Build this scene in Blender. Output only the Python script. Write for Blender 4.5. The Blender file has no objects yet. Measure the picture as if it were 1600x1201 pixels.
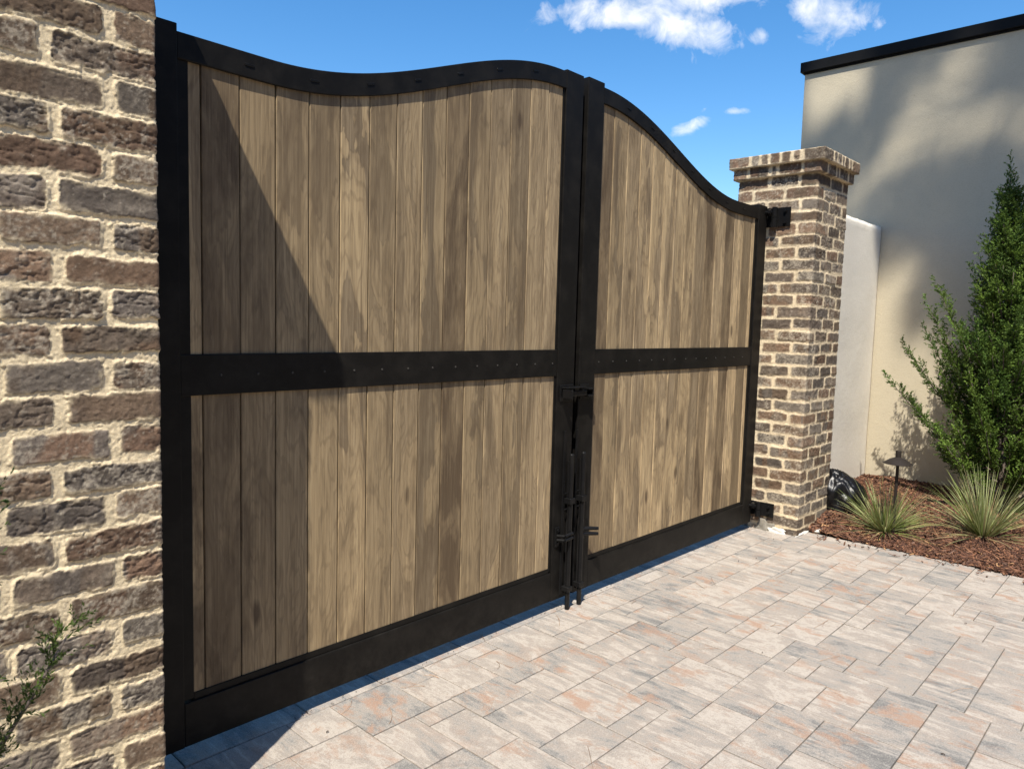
import bpy, bmesh, math, random
import numpy as np
from mathutils import Vector, Matrix, noise as mnoise

random.seed(7)
scene = bpy.context.scene
COL = scene.collection
PI = math.pi

# ------------------------------------------------------------------ helpers
def link(o, parent=None):
    COL.objects.link(o)
    if parent is not None:
        o.parent = parent
    return o

def thing(name, label, cat, group=None, loc=(0, 0, 0)):
    o = bpy.data.objects.new(name, None)
    o.empty_display_size = 0.1
    o.location = loc
    o['label'] = label
    o['category'] = cat
    if group:
        o['group'] = group
    return link(o)

def tag(o, label, cat, group=None, kind=None):
    o['label'] = label
    o['category'] = cat
    if group:
        o['group'] = group
    if kind:
        o['kind'] = kind
    return o

def from_bm(name, bm, mat, parent=None, smooth=False):
    me = bpy.data.meshes.new(name)
    bm.normal_update()
    bm.to_mesh(me)
    bm.free()
    if mat:
        me.materials.append(mat)
    if smooth:
        me.polygons.foreach_set('use_smooth', [True] * len(me.polygons))
    o = bpy.data.objects.new(name, me)
    link(o)
    if parent is not None:
        o.parent = parent
        o.matrix_parent_inverse = Matrix.Translation(-Vector(parent.location))
    return o

def np_mesh(name, V, F, mat, parent=None, smooth=True, col=None, vec=None):
    """V (n,3) float, F (m,k) int array with constant k"""
    V = np.ascontiguousarray(V, dtype=np.float32)
    F = np.ascontiguousarray(F, dtype=np.int32)
    me = bpy.data.meshes.new(name)
    me.vertices.add(len(V))
    me.vertices.foreach_set('co', V.ravel())
    m, k = F.shape
    me.loops.add(m * k)
    me.loops.foreach_set('vertex_index', F.ravel())
    me.polygons.add(m)
    me.polygons.foreach_set('loop_start', np.arange(0, m * k, k, dtype=np.int32))
    me.polygons.foreach_set('loop_total', np.full(m, k, dtype=np.int32))
    me.update(calc_edges=True)
    me.validate()
    me.polygons.foreach_set('use_smooth', np.full(len(me.polygons), bool(smooth)))
    if col is not None:
        a = me.attributes.new('Col', 'FLOAT_COLOR', 'POINT')
        c = np.ones((len(V), 4), dtype=np.float32)
        c[:, :3] = col
        a.data.foreach_set('color', c.ravel())
    if vec is not None:
        a = me.attributes.new('grain', 'FLOAT_VECTOR', 'POINT')
        a.data.foreach_set('vector', np.ascontiguousarray(vec, dtype=np.float32).ravel())
    if mat:
        me.materials.append(mat)
    o = bpy.data.objects.new(name, me)
    link(o)
    if parent is not None:
        o.parent = parent
        o.matrix_parent_inverse = Matrix.Translation(-Vector(parent.location))
    return o

def bm_box(bm, x0, x1, y0, y1, z0, z1, bev=0.0, seg=1):
    r = bmesh.ops.create_cube(bm, size=1.0)
    vs = r['verts']
    for v in vs:
        v.co = Vector(((x0 + x1) / 2 + v.co.x * (x1 - x0), (y0 + y1) / 2 + v.co.y * (y1 - y0), (z0 + z1) / 2 + v.co.z * (z1 - z0)))
    if bev > 0:
        es = list({e for v in vs for e in v.link_edges})
        bmesh.ops.bevel(bm, geom=es, offset=bev, segments=seg, affect='EDGES', profile=0.5)

def bm_cyl(bm, p0, p1, r0, r1=None, n=16, caps=True):
    p0 = Vector(p0); p1 = Vector(p1)
    r1 = r0 if r1 is None else r1
    d = p1 - p0
    q = d.to_track_quat('Z', 'Y').to_matrix().to_4x4()
    M = Matrix.Translation((p0 + p1) / 2) @ q
    bmesh.ops.create_cone(bm, cap_ends=caps, segments=n, radius1=r0, radius2=r1, depth=d.length, matrix=M)

def box_obj(name, mat, parent, *a, bev=0.002, seg=2):
    bm = bmesh.new()
    bm_box(bm, *a, bev=bev, seg=seg)
    return from_bm(name, bm, mat, parent)

# ---- numpy value noise
def _h(ix, iy, iz, seed):
    n = (ix.astype(np.uint32) * np.uint32(374761393) + iy.astype(np.uint32) * np.uint32(668265263)
         + iz.astype(np.uint32) * np.uint32(2147483647) + np.uint32((seed * 974634533) & 0xffffffff))
    n = (n ^ (n >> np.uint32(13))) * np.uint32(1274126177)
    n = n ^ (n >> np.uint32(16))
    n = n * np.uint32(2246822519)
    n = n ^ (n >> np.uint32(15))
    return (n & np.uint32(0xffffff)).astype(np.float64) / 16777215.0

def vnoise(p, f, seed=0):
    with np.errstate(over='ignore'):
        q = p * f + 1000.0
        i = np.floor(q).astype(np.int64)
        t = q - i
        t = t * t * t * (t * (t * 6 - 15) + 10)
        out = 0
        for dx in (0, 1):
            wx = t[:, 0] if dx else 1 - t[:, 0]
            for dy in (0, 1):
                wy = t[:, 1] if dy else 1 - t[:, 1]
                for dz in (0, 1):
                    wz = t[:, 2] if dz else 1 - t[:, 2]
                    out = out + wx * wy * wz * _h(i[:, 0] + dx, i[:, 1] + dy, i[:, 2] + dz, seed)
    return out * 2 - 1

def fbm(p, f, seed=0, o=3, gain=0.5):
    s = 0; a = 1.0; n = 0
    for k in range(o):
        s = s + a * vnoise(p, f * 2.03 ** k, seed + 17 * k)
        n += a
        a *= gain
    return s / n

def sstep(a, b, x):
    t = np.clip((x - a) / (b - a), 0, 1)
    return t * t * (3 - 2 * t)

def hash1(*k):
    with np.errstate(over='ignore'):
        a = [np.asarray(x).astype(np.int64) + 5000 for x in k]
        while len(a) < 4:
            a.append(np.zeros_like(a[0]))
        return _h(a[0], a[1], a[2], 3 + 7 * 0) if len(k) <= 3 else _h(a[0] + 7919 * a[3], a[1], a[2], 5)

# ------------------------------------------------------------------ material helpers
class NT:
    def __init__(self, name):
        self.m = bpy.data.materials.new(name)
        self.m.use_nodes = True
        self.t = self.m.node_tree
        self.b = self.t.nodes['Principled BSDF']
    def n(self, typ, **kw):
        nd = self.t.nodes.new(typ)
        for k, v in kw.items():
            setattr(nd, k, v)
        return nd
    def l(self, a, b):
        self.t.links.new(a, b)
    def val(self, sock, v):
        if hasattr(v, 'default_value') or hasattr(v, 'links'):
            self.l(v, sock)
        else:
            sock.default_value = v
    def noise(self, vec, scale, detail=3, rough=0.55, dist=0.0):
        nd = self.n('ShaderNodeTexNoise')
        if vec is not None:
            self.l(vec, nd.inputs['Vector'])
        nd.inputs['Scale'].default_value = scale
        nd.inputs['Detail'].default_value = detail
        nd.inputs['Roughness'].default_value = rough
        nd.inputs['Distortion'].default_value = dist
        return nd.outputs['Fac']
    def math(self, op, a, b=0.0, c=None, clamp=False):
        nd = self.n('ShaderNodeMath', operation=op)
        nd.use_clamp = clamp
        self.val(nd.inputs[0], a)
        self.val(nd.inputs[1], b)
        if c is not None:
            self.val(nd.inputs[2], c)
        return nd.outputs[0]
    def ramp(self, fac, stops, interp='LINEAR'):
        nd = self.n('ShaderNodeValToRGB')
        cr = nd.color_ramp
        cr.interpolation = interp
        while len(cr.elements) > 1:
            cr.elements.remove(cr.elements[-1])
        cr.elements[0].position = stops[0][0]
        c = stops[0][1]
        cr.elements[0].color = (c, c, c, 1) if isinstance(c, (int, float)) else (*c, 1)
        for p, c in stops[1:]:
            e = cr.elements.new(p)
            e.color = (c, c, c, 1) if isinstance(c, (int, float)) else (*c, 1)
        self.l(fac, nd.inputs[0])
        return nd.outputs['Color']
    def mix(self, fac, a, b, blend='MIX'):
        nd = self.n('ShaderNodeMix', data_type='RGBA', blend_type=blend)
        self.val(nd.inputs[0], fac)
        for s, v in ((nd.inputs[6], a), (nd.inputs[7], b)):
            if isinstance(v, tuple):
                s.default_value = (*v, 1)
            else:
                self.l(v, s)
        return nd.outputs[2]
    def attr(self, name):
        return self.n('ShaderNodeAttribute', attribute_name=name)
    def comb(self, x, y, z):
        nd = self.n('ShaderNodeCombineXYZ')
        for i, v in enumerate((x, y, z)):
            self.val(nd.inputs[i], v)
        return nd.outputs[0]
    def sep(self, v):
        nd = self.n('ShaderNodeSeparateXYZ')
        self.l(v, nd.inputs[0])
        return nd.outputs
    def obj(self):
        return self.n('ShaderNodeTexCoord').outputs['Object']
    def bump(self, h, strength, dist):
        nd = self.n('ShaderNodeBump')
        nd.inputs['Strength'].default_value = strength
        nd.inputs['Distance'].default_value = dist
        self.l(h, nd.inputs['Height'])
        self.l(nd.outputs[0], self.b.inputs['Normal'])
        return nd
    def base(self, c):
        if isinstance(c, tuple):
            self.b.inputs['Base Color'].default_value = (*c, 1)
        else:
            self.l(c, self.b.inputs['Base Color'])
    def rough(self, r):
        self.val(self.b.inputs['Roughness'], r)

def mat_metal(name, c, rough=0.45, dust=0.5):
    k = NT(name)
    g = k.obj()
    n1 = k.noise(g, 9, 5, 0.65)
    n2 = k.noise(g, 160, 2)
    d = k.ramp(n1, [(0.45, 0.0), (0.75, 1.0)])
    sp = k.ramp(n2, [(0.66, 0.0), (0.74, 1.0)])
    f = k.math('MULTIPLY', k.math('ADD', d, k.math('MULTIPLY', sp, 0.5)), 0.085 * dust, clamp=True)
    _, _, gz = k.sep(g)
    low = k.ramp(gz, [(0.05, 1.0), (0.22, 0.0)])
    spl = k.math('MULTIPLY', k.math('MULTIPLY', low, k.ramp(k.noise(g, 22, 6, 0.75), [(0.42, 0.0), (0.72, 1.0)])), 0.10 * dust)
    f = k.math('ADD', f, spl, clamp=True)
    k.base(k.mix(f, c, (0.25, 0.22, 0.18)))
    k.rough(k.math('ADD', k.math('MULTIPLY', n1, 0.18), rough - 0.09))
    k.b.inputs['Specular IOR Level'].default_value = 0.14
    k.bump(k.noise(g, 900, 1), 0.06, 0.001)
    return k.m

M_FRAME = mat_metal('black_powder_coat', (0.0075, 0.0068, 0.0062), 0.5)
M_HARD = mat_metal('black_hardware', (0.008, 0.008, 0.0085), 0.3, 0.3)
M_BRONZE = mat_metal('bronze_lamp', (0.028, 0.0225, 0.019), 0.5, 0.4)
M_STEEL = mat_metal('dull_screw_steel', (0.05, 0.048, 0.045), 0.45, 0.5)

def mat_wood():
    k = NT('weathered_boards')
    a = k.attr('grain').outputs['Vector']
    x, z, r = k.sep(a)
    r50 = k.math('MULTIPLY', r, 53.0)
    slow = k.noise(k.comb(k.math('MULTIPLY', x, 7.0), k.math('MULTIPLY', z, 1.25), r50), 1.0, 2, 0.5)
    mid = k.noise(k.comb(k.math('MULTIPLY', x, 15.0), k.math('MULTIPLY', z, 2.6), r50), 1.0, 3, 0.6, 0.7)
    rc = k.math('FRACT', k.math('MULTIPLY', r, 7.31))
    rd = k.math('FRACT', k.math('MULTIPLY', r, 3.77))
    # level field of a plain sawn board: a shallow parabola across, wandering along the length
    xo = k.math('SUBTRACT', x, k.math('MULTIPLY', k.math('SUBTRACT', rc, 0.5), 0.16))
    par = k.math('MULTIPLY', k.math('MULTIPLY', xo, xo), 60.0)
    t = k.math('ADD', k.math('ADD', par, k.math('MULTIPLY', slow, 3.0)), k.math('MULTIPLY', z, k.math('MULTIPLY_ADD', rd, 0.7, -0.35)))
    t = k.math('ADD', t, k.math('MULTIPLY', mid, 0.8))
    rings = k.math('SINE', k.math('MULTIPLY', t, 34.0))
    rings = k.math('MULTIPLY_ADD', rings, 0.5, 0.5)
    fib = k.noise(k.comb(k.math('MULTIPLY', x, 420.0), k.math('MULTIPLY', z, 7.0), r50), 1.0, 3, 0.6)
    fib2 = k.noise(k.comb(k.math('MULTIPLY', x, 75.0), k.math('MULTIPLY', z, 1.5), r50), 1.0, 5, 0.7, 0.5)
    fib2 = k.ramp(fib2, [(0.32, 0.0), (0.68, 1.0)])
    # stained tongues that follow the figure, strong on some boards, faint on others
    fl = k.math('SINE', k.math('MULTIPLY', t, 4.6))
    st = k.math('ADD', k.math('MULTIPLY', fl, 0.15), k.math('MULTIPLY_ADD', mid, 0.8, k.math('MULTIPLY_ADD', rd, 0.44, -0.22)))
    pale = k.ramp(st, [(0.375, 0.0), (0.392, 0.65), (0.54, 1.0)])
    amp = k.math('MULTIPLY_ADD', k.math('FRACT', k.math('MULTIPLY', r, 17.3)), 0.7, 0.3)
    pale = k.math('ADD', k.math('MULTIPLY', k.math('SUBTRACT', pale, 0.55), amp), 0.55)
    tone = k.math('MULTIPLY_ADD', k.math('FRACT', k.math('MULTIPLY', r, 5.19)), 0.98, 0.98)
    grey = k.mix(fib2, (0.120, 0.087, 0.052), (0.235, 0.178, 0.110))
    tan = k.mix(fib2, (0.25, 0.179, 0.098), (0.425, 0.317, 0.181))
    c = k.mix(pale, grey, tan)
    tn = k.n('ShaderNodeVectorMath', operation='SCALE')
    k.l(c, tn.inputs[0]); k.l(tone, tn.inputs['Scale'])
    c = tn.outputs[0]
    c = k.mix(k.math('MULTIPLY', k.ramp(rings, [(0.6, 0.0), (1.0, 1.0)]), 0.30), c, (0.12, 0.082, 0.048))
    edge = k.ramp(k.math('ABSOLUTE', k.math('SUBTRACT', st, 0.38)), [(0.0, 1.0), (0.020, 0.0)])
    c = k.mix(k.math('MULTIPLY', edge, 0.25), c, (0.10, 0.072, 0.044))
    # dark weather blotches, some boards much darker
    bl = k.noise(k.comb(k.math('MULTIPLY', x, 11.0), k.math('MULTIPLY', z, 2.3), k.math('ADD', r50, 31.0)), 1.0, 5, 0.65, 0.4)
    dk = k.math('ADD', k.math('MULTIPLY', k.ramp(bl, [(0.46, 0.0), (0.70, 1.0)]), 0.7), k.math('MULTIPLY', k.ramp(k.math('FRACT', k.math('MULTIPLY', r, 11.17)), [(0.58, 0.0), (0.9, 1.0)]), 0.62), clamp=True)
    c = k.mix(dk, c, k.mix(fib, (0.075, 0.050, 0.029), (0.15, 0.105, 0.062)))
    c = k.mix(k.math('MULTIPLY', k.ramp(fib, [(0.5, 0.0), (0.75, 1.0)]), 0.35), c, (0.12, 0.09, 0.06))
    fib3 = k.noise(k.comb(k.math('MULTIPLY', x, 190.0), k.math('MULTIPLY', z, 2.4), k.math('ADD', r50, 17.0)), 1.0, 4, 0.7, 0.3)
    c = k.mix(k.math('MULTIPLY', k.ramp(fib3, [(0.56, 0.0), (0.66, 1.0)]), 0.40), c, (0.085, 0.062, 0.038))
    c = k.mix(k.math('MULTIPLY', k.ramp(fib3, [(0.30, 1.0), (0.42, 0.0)]), 0.30), c, (0.50, 0.39, 0.24))
    # knots
    vo = k.n('ShaderNodeTexVoronoi')
    k.l(k.comb(k.math('MULTIPLY', x, 7.0), k.math('MULTIPLY', z, 2.6), r50), vo.inputs['Vector'])
    vo.inputs['Scale'].default_value = 0.72
    kn = k.ramp(k.math('ADD', vo.outputs['Distance'], k.math('MULTIPLY', k.math('SUBTRACT', fib2, 0.5), 0.03)), [(0.045, 1.0), (0.10, 0.0)])
    c = k.mix(k.math('MULTIPLY', kn, 0.75), c, (0.06, 0.038, 0.024))
    # saw marks and pale scuffs
    sc = k.noise(k.comb(k.math('MULTIPLY', x, 60.0), k.math('MULTIPLY', z, 9.0), k.math('ADD', r50, 7.0)), 1.0, 5, 0.7)
    c = k.mix(k.math('MULTIPLY', k.ramp(sc, [(0.66, 0.0), (0.74, 1.0)]), 0.30), c, (0.46, 0.37, 0.25))
    k.base(c)
    k.rough(0.68)
    k.b.inputs['Specular IOR Level'].default_value = 0.25
    h = k.math('ADD', k.math('MULTIPLY', fib, 0.6), k.math('MULTIPLY', rings, 0.3))
    k.bump(h, 0.35, 0.0012)
    return k.m

def mat_brick(name, sand=1.0):
    k = NT(name)
    c = k.attr('Col').outputs['Color']
    g = k.obj()
    n = k.noise(g, 420, 4, 0.7)
    n2 = k.noise(g, 90, 4, 0.7)
    c = k.mix(0.55, c, k.mix(1.0, c, k.ramp(n2, [(0.25, 0.55), (0.75, 1.5)]), 'MULTIPLY'))
    c = k.mix(0.5, c, k.mix(1.0, c, k.ramp(n, [(0.3, 0.6), (0.7, 1.4)]), 'MULTIPLY'))
    k.base(c)
    k.rough(0.9)
    k.b.inputs['Specular IOR Level'].default_value = 0.2
    k.bump(k.math('ADD', n, n2), 0.55 * sand, 0.004)
    return k.m

def mat_paver():
    k = NT('blended_concrete_pavers')
    a = k.attr('grain').outputs['Vector']
    x, y, r = k.sep(a)
    r9 = k.math('MULTIPLY', r, 91.0)
    cl = k.noise(k.comb(k.math('MULTIPLY', x, 10.0), k.math('MULTIPLY', y, 5.0), r9), 1.0, 6, 0.72, 0.4)
    big = k.noise(k.comb(k.math('MULTIPLY', x, 3.0), k.math('MULTIPLY', y, 1.8), k.math('ADD', r9, 40.0)), 1.0, 2)
    stx = k.noise(k.comb(k.math('MULTIPLY', x, 34.0), k.math('MULTIPLY', y, 3.0), k.math('ADD', r9, 20.0)), 1.0, 6, 0.7, 0.3)
    g = k.obj()
    fine = k.noise(g, 240, 4, 0.75)
    med = k.noise(g, 80, 4, 0.75)
    stm = k.math('GREATER_THAN', k.math('FRACT', k.math('MULTIPLY', r, 13.7)), 0.45)
    f = k.math('ADD', k.math('MULTIPLY', k.math('SUBTRACT', cl, 0.5), 1.25), k.math('MULTIPLY', k.math('MULTIPLY', k.math('SUBTRACT', stx, 0.5), 0.95), k.math('MULTIPLY_ADD', stm, 0.75, 0.25)))
    f = k.math('ADD', f, k.math('MULTIPLY', k.math('SUBTRACT', k.math('FRACT', k.math('MULTIPLY', r, 5.3)), 0.5), 0.24))
    f = k.math('ADD', f, k.math('MULTIPLY', k.math('SUBTRACT', med, 0.5), 0.22))
    f = k.math('ADD', f, 0.5)
    c = k.ramp(f, [(0.20, (0.15, 0.163, 0.17)), (0.33, (0.26, 0.267, 0.265)), (0.40, (0.40, 0.385, 0.36)), (0.49, (0.42, 0.378, 0.337)),
                   (0.56, (0.50, 0.455, 0.405)), (0.63, (0.66, 0.615, 0.55)), (0.72, (0.47, 0.42, 0.375)), (0.82, (0.62, 0.58, 0.525))])
    og = k.noise(k.comb(k.math('MULTIPLY', x, 9.0), k.math('MULTIPLY', y, 5.5), k.math('ADD', r9, 63.0)), 1.0, 6, 0.74, 0.3)
    c = k.mix(k.math('MULTIPLY', k.ramp(og, [(0.53, 0.0), (0.62, 1.0)]), k.math('MULTIPLY_ADD', k.math('FRACT', k.math('MULTIPLY', r, 23.1)), 0.75, 0.15)), c, (0.47, 0.275, 0.175))
    c = k.mix(0.20, c, k.mix(big, (0.35, 0.335, 0.315), (0.46, 0.41, 0.36)))
    c = k.mix(k.math('MULTIPLY', k.ramp(stx, [(0.58, 0.0), (0.68, 1.0)]), k.math('MULTIPLY', stm, 0.55)), c, (0.64, 0.61, 0.56))
    c = k.mix(k.math('MULTIPLY', k.ramp(fine, [(0.50, 0.0), (0.64, 1.0)]), 0.5), c, (0.68, 0.65, 0.60))
    c = k.mix(k.math('MULTIPLY', k.ramp(fine, [(0.34, 1.0), (0.48, 0.0)]), 0.4), c, (0.20, 0.192, 0.185))
    sc = k.n('ShaderNodeVectorMath', operation='SCALE')
    k.l(c, sc.inputs[0]); sc.inputs['Scale'].default_value = 0.70
    k.base(k.mix(1.0, sc.outputs[0], (1.03, 0.985, 0.945), 'MULTIPLY'))
    k.rough(0.85)
    k.b.inputs['Specular IOR Level'].default_value = 0.3
    k.bump(k.math('ADD', fine, k.math('MULTIPLY', med, 0.6)), 0.5, 0.002)
    return k.m

def mat_stucco(name, c0, c1, fs=0.5):
    k = NT(name)
    g = k.obj()
    n1 = k.noise(g, 1.6, 5, 0.6)
    n2 = k.noise(g, 130, 3, 0.7)
    n3 = k.noise(g, 14, 4, 0.65)
    c = k.mix(k.math('ADD', k.math('MULTIPLY', n1, 0.7), k.math('MULTIPLY', n3, 0.3)), c0, c1)
    c = k.mix(k.math('MULTIPLY', k.ramp(n2, [(0.36, 1.0), (0.5, 0.0)]), 0.18), c, (c0[0] * 0.6, c0[1] * 0.58, c0[2] * 0.55))
    spot = k.ramp(k.noise(g, 34, 2, 0.5), [(0.75, 0.0), (0.79, 1.0)])
    c = k.mix(k.math('MULTIPLY', spot, 0.35), c, (c0[0] * 0.5, c0[1] * 0.47, c0[2] * 0.42))
    k.base(c)
    k.rough(0.92)
    k.b.inputs['Specular IOR Level'].default_value = 0.15
    k.bump(k.math('ADD', n2, k.math('MULTIPLY', n3, 1.2)), fs, 0.004)
    return k.m

def mat_attr(name, rough=0.7, trans=0.0, spec=0.3, bump=0.0):
    k = NT(name)
    c = k.attr('Col').outputs['Color']
    k.base(c)
    k.rough(rough)
    k.b.inputs['Specular IOR Level'].default_value = spec
    if trans > 0:
        tr = k.n('ShaderNodeBsdfTranslucent')
        k.l(c, tr.inputs['Color'])
        mx = k.n('ShaderNodeMixShader')
        mx.inputs[0].default_value = trans
        k.l(k.b.outputs[0], mx.inputs[1])
        k.l(tr.outputs[0], mx.inputs[2])
        k.l(mx.outputs[0], k.t.nodes['Material Output'].inputs['Surface'])
    if bump:
        k.bump(k.noise(k.obj(), 300, 3), bump, 0.002)
    return k.m

def mat_plain(name, c0, c1, scale, rough=0.9, bump=0.4, dist=0.004):
    k = NT(name)
    g = k.obj()
    n = k.noise(g, scale, 5, 0.65)
    k.base(k.mix(n, c0, c1))
    k.rough(rough)
    k.bump(n, bump, dist)
    return k.m

M_WOOD = mat_wood()
M_BRICK = mat_brick('brick_and_sand_mortar', 1.0)
M_BRICK2 = mat_brick('brick_and_cream_mortar', 0.6)
M_PAVER = mat_paver()
M_STUCCO = mat_stucco('cream_stucco', (0.49, 0.428, 0.312), (0.58, 0.512, 0.385))
M_WHITE = mat_stucco('white_stucco', (0.72, 0.67, 0.585), (0.80, 0.75, 0.66), 0.6)
M_PARAPET = mat_metal('dark_parapet_metal', (0.008, 0.0078, 0.0078), 0.6, 0.1)
M_SOIL = mat_plain('dark_mulch_soil', (0.022, 0.011, 0.007), (0.075, 0.034, 0.02), 60)
M_JOINT = mat_plain('joint_sand', (0.10, 0.09, 0.08), (0.19, 0.17, 0.15), 80)
M_GROUND = mat_plain('distant_ground', (0.12, 0.13, 0.07), (0.22, 0.20, 0.13), 3)
M_CHIP = mat_attr('bark_chips', 0.85, 0.0, 0.2, 0.3)
M_LEAF = mat_attr('juniper_leaf', 0.6, 0.22, 0.25)
M_BLADE = mat_attr('grass_blade', 0.55, 0.3, 0.3)
M_NEEDLE = mat_attr('dry_needles', 0.7, 0.0, 0.3)
M_BARK = mat_plain('grey_brown_bark', (0.06, 0.045, 0.035), (0.19, 0.15, 0.12), 40)
M_SPILL = mat_plain('spilled_mortar', (0.46, 0.44, 0.40), (0.68, 0.66, 0.61), 50, 0.95, 0.7)
M_GREYMORTAR = mat_plain('grey_mortar', (0.15, 0.135, 0.11), (0.30, 0.27, 0.225), 50, 0.95, 0.7)

def mat_bag():
    k = NT('black_plastic')
    g = k.obj()
    n = k.noise(g, 26, 3, 0.6, 0.6)
    k.base((0.006, 0.006, 0.007))
    k.rough(0.36)
    k.b.inputs['Specular IOR Level'].default_value = 0.35
    k.bump(n, 0.25, 0.012)
    return k.m
M_BAG = mat_bag()

# ------------------------------------------------------------------ measures (metres)
P0 = 0.0762            # brick course
GY = 2.1115            # front plane of the gate
XC = 2.6975            # where the two leaves meet
PW = 0.527             # pillar width
LPX, LPY = 0.686, 1.779     # left pillar: front right corner
RPX, RPY = 4.693, 1.818     # right pillar: near (front left) corner
XB = 6.75              # building face
YB = 2.79              # building far corner
WWY = 2.05             # white wall face
SUN = Vector((1.0, 0.569, -1.86)).normalized()

# ------------------------------------------------------------------ brick pillars
PALETTE = np.array([[0.156, 0.110, 0.076], [0.192, 0.147, 0.109], [0.200, 0.131, 0.086], [0.130, 0.101, 0.079],
                    [0.176, 0.123, 0.083], [0.198, 0.164, 0.130], [0.178, 0.114, 0.077], [0.150, 0.123, 0.100]])

def brick_ring(name, parent, mat, x0, x1, y0, y1, z0, z1, fine_face, ds, ds_coarse, dz, seed, joints, rowz, rows,
               smear=0.6, bscale=1.0, bh=0.0600, jw=0.024, mort=(0.56, 0.455, 0.30), depth=0.0036, sand=1.0, cap=True, white=0.5, blur=0.0022):
    """A ring of brickwork: one skin wrapped round a rectangle, bricks and joints raised out of it.
    joints(row) -> sorted centres of the vertical joints along the unrolled perimeter."""
    L = [x1 - x0, y1 - y0, x1 - x0, y1 - y0]
    per = sum(L)
    ss = []
    acc = 0.0
    for f in range(4):
        st = ds if f in fine_face else ds_coarse
        n = max(4, int(round(L[f] / st)))
        ss.append(acc + np.arange(n) * L[f] / n)
        acc += L[f]
    s = np.concatenate(ss)
    nz = max(3, int(round((z1 - z0) / dz)))
    z = np.linspace(z0, z1, nz + 1)
    S, Z = np.meshgrid(s, z)
    S = S.ravel(); Z = Z.ravel()
    # base position and outward normal on a rounded rectangle
    r = 0.007
    X = np.empty_like(S); Y = np.empty_like(S); NX = np.empty_like(S); NY = np.empty_like(S)
    acc = 0.0
    dirs = [((x0, y0), (1, 0), (0, -1)), ((x1, y0), (0, 1), (1, 0)), ((x1, y1), (-1, 0), (0, 1)), ((x0, y1), (0, -1), (-1, 0))]
    for f in range(4):
        m = (S >= acc - 1e-9) & (S < acc + L[f] - 1e-9)
        u = S[m] - acc
        (ox, oy), (dx, dy), (nx, ny) = dirs[f]
        pdx, pdy = dirs[f - 1][2]
        ndx, ndy = dirs[(f + 1) % 4][2]
        X[m] = ox + dx * u; Y[m] = oy + dy * u
        wa = np.clip(1 - u / r, 0, 1); wb = np.clip(1 - (L[f] - u) / r, 0, 1)
        nnx = nx + pdx * wa + ndx * wb; nny = ny + pdy * wa + ndy * wb
        ln = np.hypot(nnx, nny)
        NX[m] = nnx / ln; NY[m] = nny / ln
        ins = (wa ** 2 + wb ** 2) * r * 0.42
        X[m] -= NX[m] * ins; Y[m] -= NY[m] * ins
        acc += L[f]
    P = np.stack([X, Y, Z], 1)
    # warped unrolled coordinates
    w1 = fbm(P, 14, seed + 1, 2); w2 = fbm(P, 11, seed + 2, 2)
    S2 = S + 0.004 * w1
    Z2 = Z + 0.0042 * w2
    row = np.floor((Z2 - rowz) / P0).astype(int)
    if rows is not None:
        row = np.clip(row, rows[0], rows[1])
    zc = rowz + (row + 0.5) * P0
    D = np.full(S.shape, 1e3)
    SC = np.zeros_like(S); HL = np.ones_like(S)
    ID = np.zeros(S.shape, dtype=np.int64)
    for rr in np.unique(row):
        m = row == rr
        js = np.array(joints(int(rr)))
        jj = np.array([((hash1(np.array([int(rr)]), np.array([i]), np.array([seed + 9]))[0]) - 0.5) * 0.018 for i in range(len(js))])
        js = (js + jj)
        js3 = np.concatenate([js - per, js, js + per])
        k = np.searchsorted(js3, S2[m]) - 1
        a = js3[k]; b = js3[k + 1]
        SC[m] = (a + b) / 2; HL[m] = (b - a) / 2
        ID[m] = k % len(js)
    h = lambda q: hash1(row, ID, np.full_like(row, seed + q))
    hw = HL - jw * (0.40 + 0.24 * h(1))
    hh = bh / 2 * (0.93 + 0.17 * h(2))
    tilt = (h(3) - 0.5) * 0.05
    du = S2 - SC
    dv = Z2 - zc - (h(4) - 0.5) * 0.008 - tilt * du
    rc = 0.008 + 0.008 * h(5)
    qx = np.abs(du) - (hw - rc); qz = np.abs(dv) - (hh - rc)
    d = np.hypot(np.maximum(qx, 0), np.maximum(qz, 0)) + np.minimum(np.maximum(qx, qz), 0) - rc
    d = d + 0.0058 * fbm(P, 60, seed + 5, 4, 0.6) + 0.005 * np.maximum(0, fbm(P, 20, seed + 6, 2))
    mask = sstep(blur, -blur, d)
    rag = fbm(P, 34, seed + 7, 4, 0.6)
    crease = 1 - np.abs(fbm(P * np.array([1, 1, 1.8]), 26, seed + 8, 3)) * 3.2
    crease = np.clip(crease, 0, 1) ** 3
    rough_b = h(6)
    hb = depth * (0.55 + 0.9 * h(7)) + 0.0030 * rag * (0.35 + rough_b) - 0.0045 * crease * (rough_b > 0.45) * rough_b
    hb = hb + 0.0014 * fbm(P, 150, seed + 11, 3, 0.7)
    # slumped lips on some bricks
    hb = hb + 0.0025 * (h(8) > 0.75) * sstep(0.2, -0.9, dv / hh)
    hm = 0.0017 * fbm(P, 16, seed + 12, 2) + 0.0016 * sand * fbm(P, 210, seed + 13, 2) + 0.0012 * fbm(P, 75, seed + 15, 2) + 0.001
    # mortar squeezed up against the brick edge
    hm = hm + 0.003 * sstep(0.009, 0.001, d) * (fbm(P, 20, seed + 14, 2) > 0.05)
    H = mask * hb + (1 - mask) * hm
    V = P.copy()
    V[:, 0] += NX * H; V[:, 1] += NY * H
    # colours
    c1 = PALETTE[(h(20) * len(PALETTE)).astype(int) % len(PALETTE)]
    c2 = PALETTE[(h(21) * len(PALETTE)).astype(int) % len(PALETTE)]
    flash = sstep(-0.1, 0.15, fbm(np.stack([S * 1.0, np.zeros_like(S), Z * 0.45], 1), 15, seed + 22, 2) + (h(22) - 0.5) * 0.7)
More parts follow.
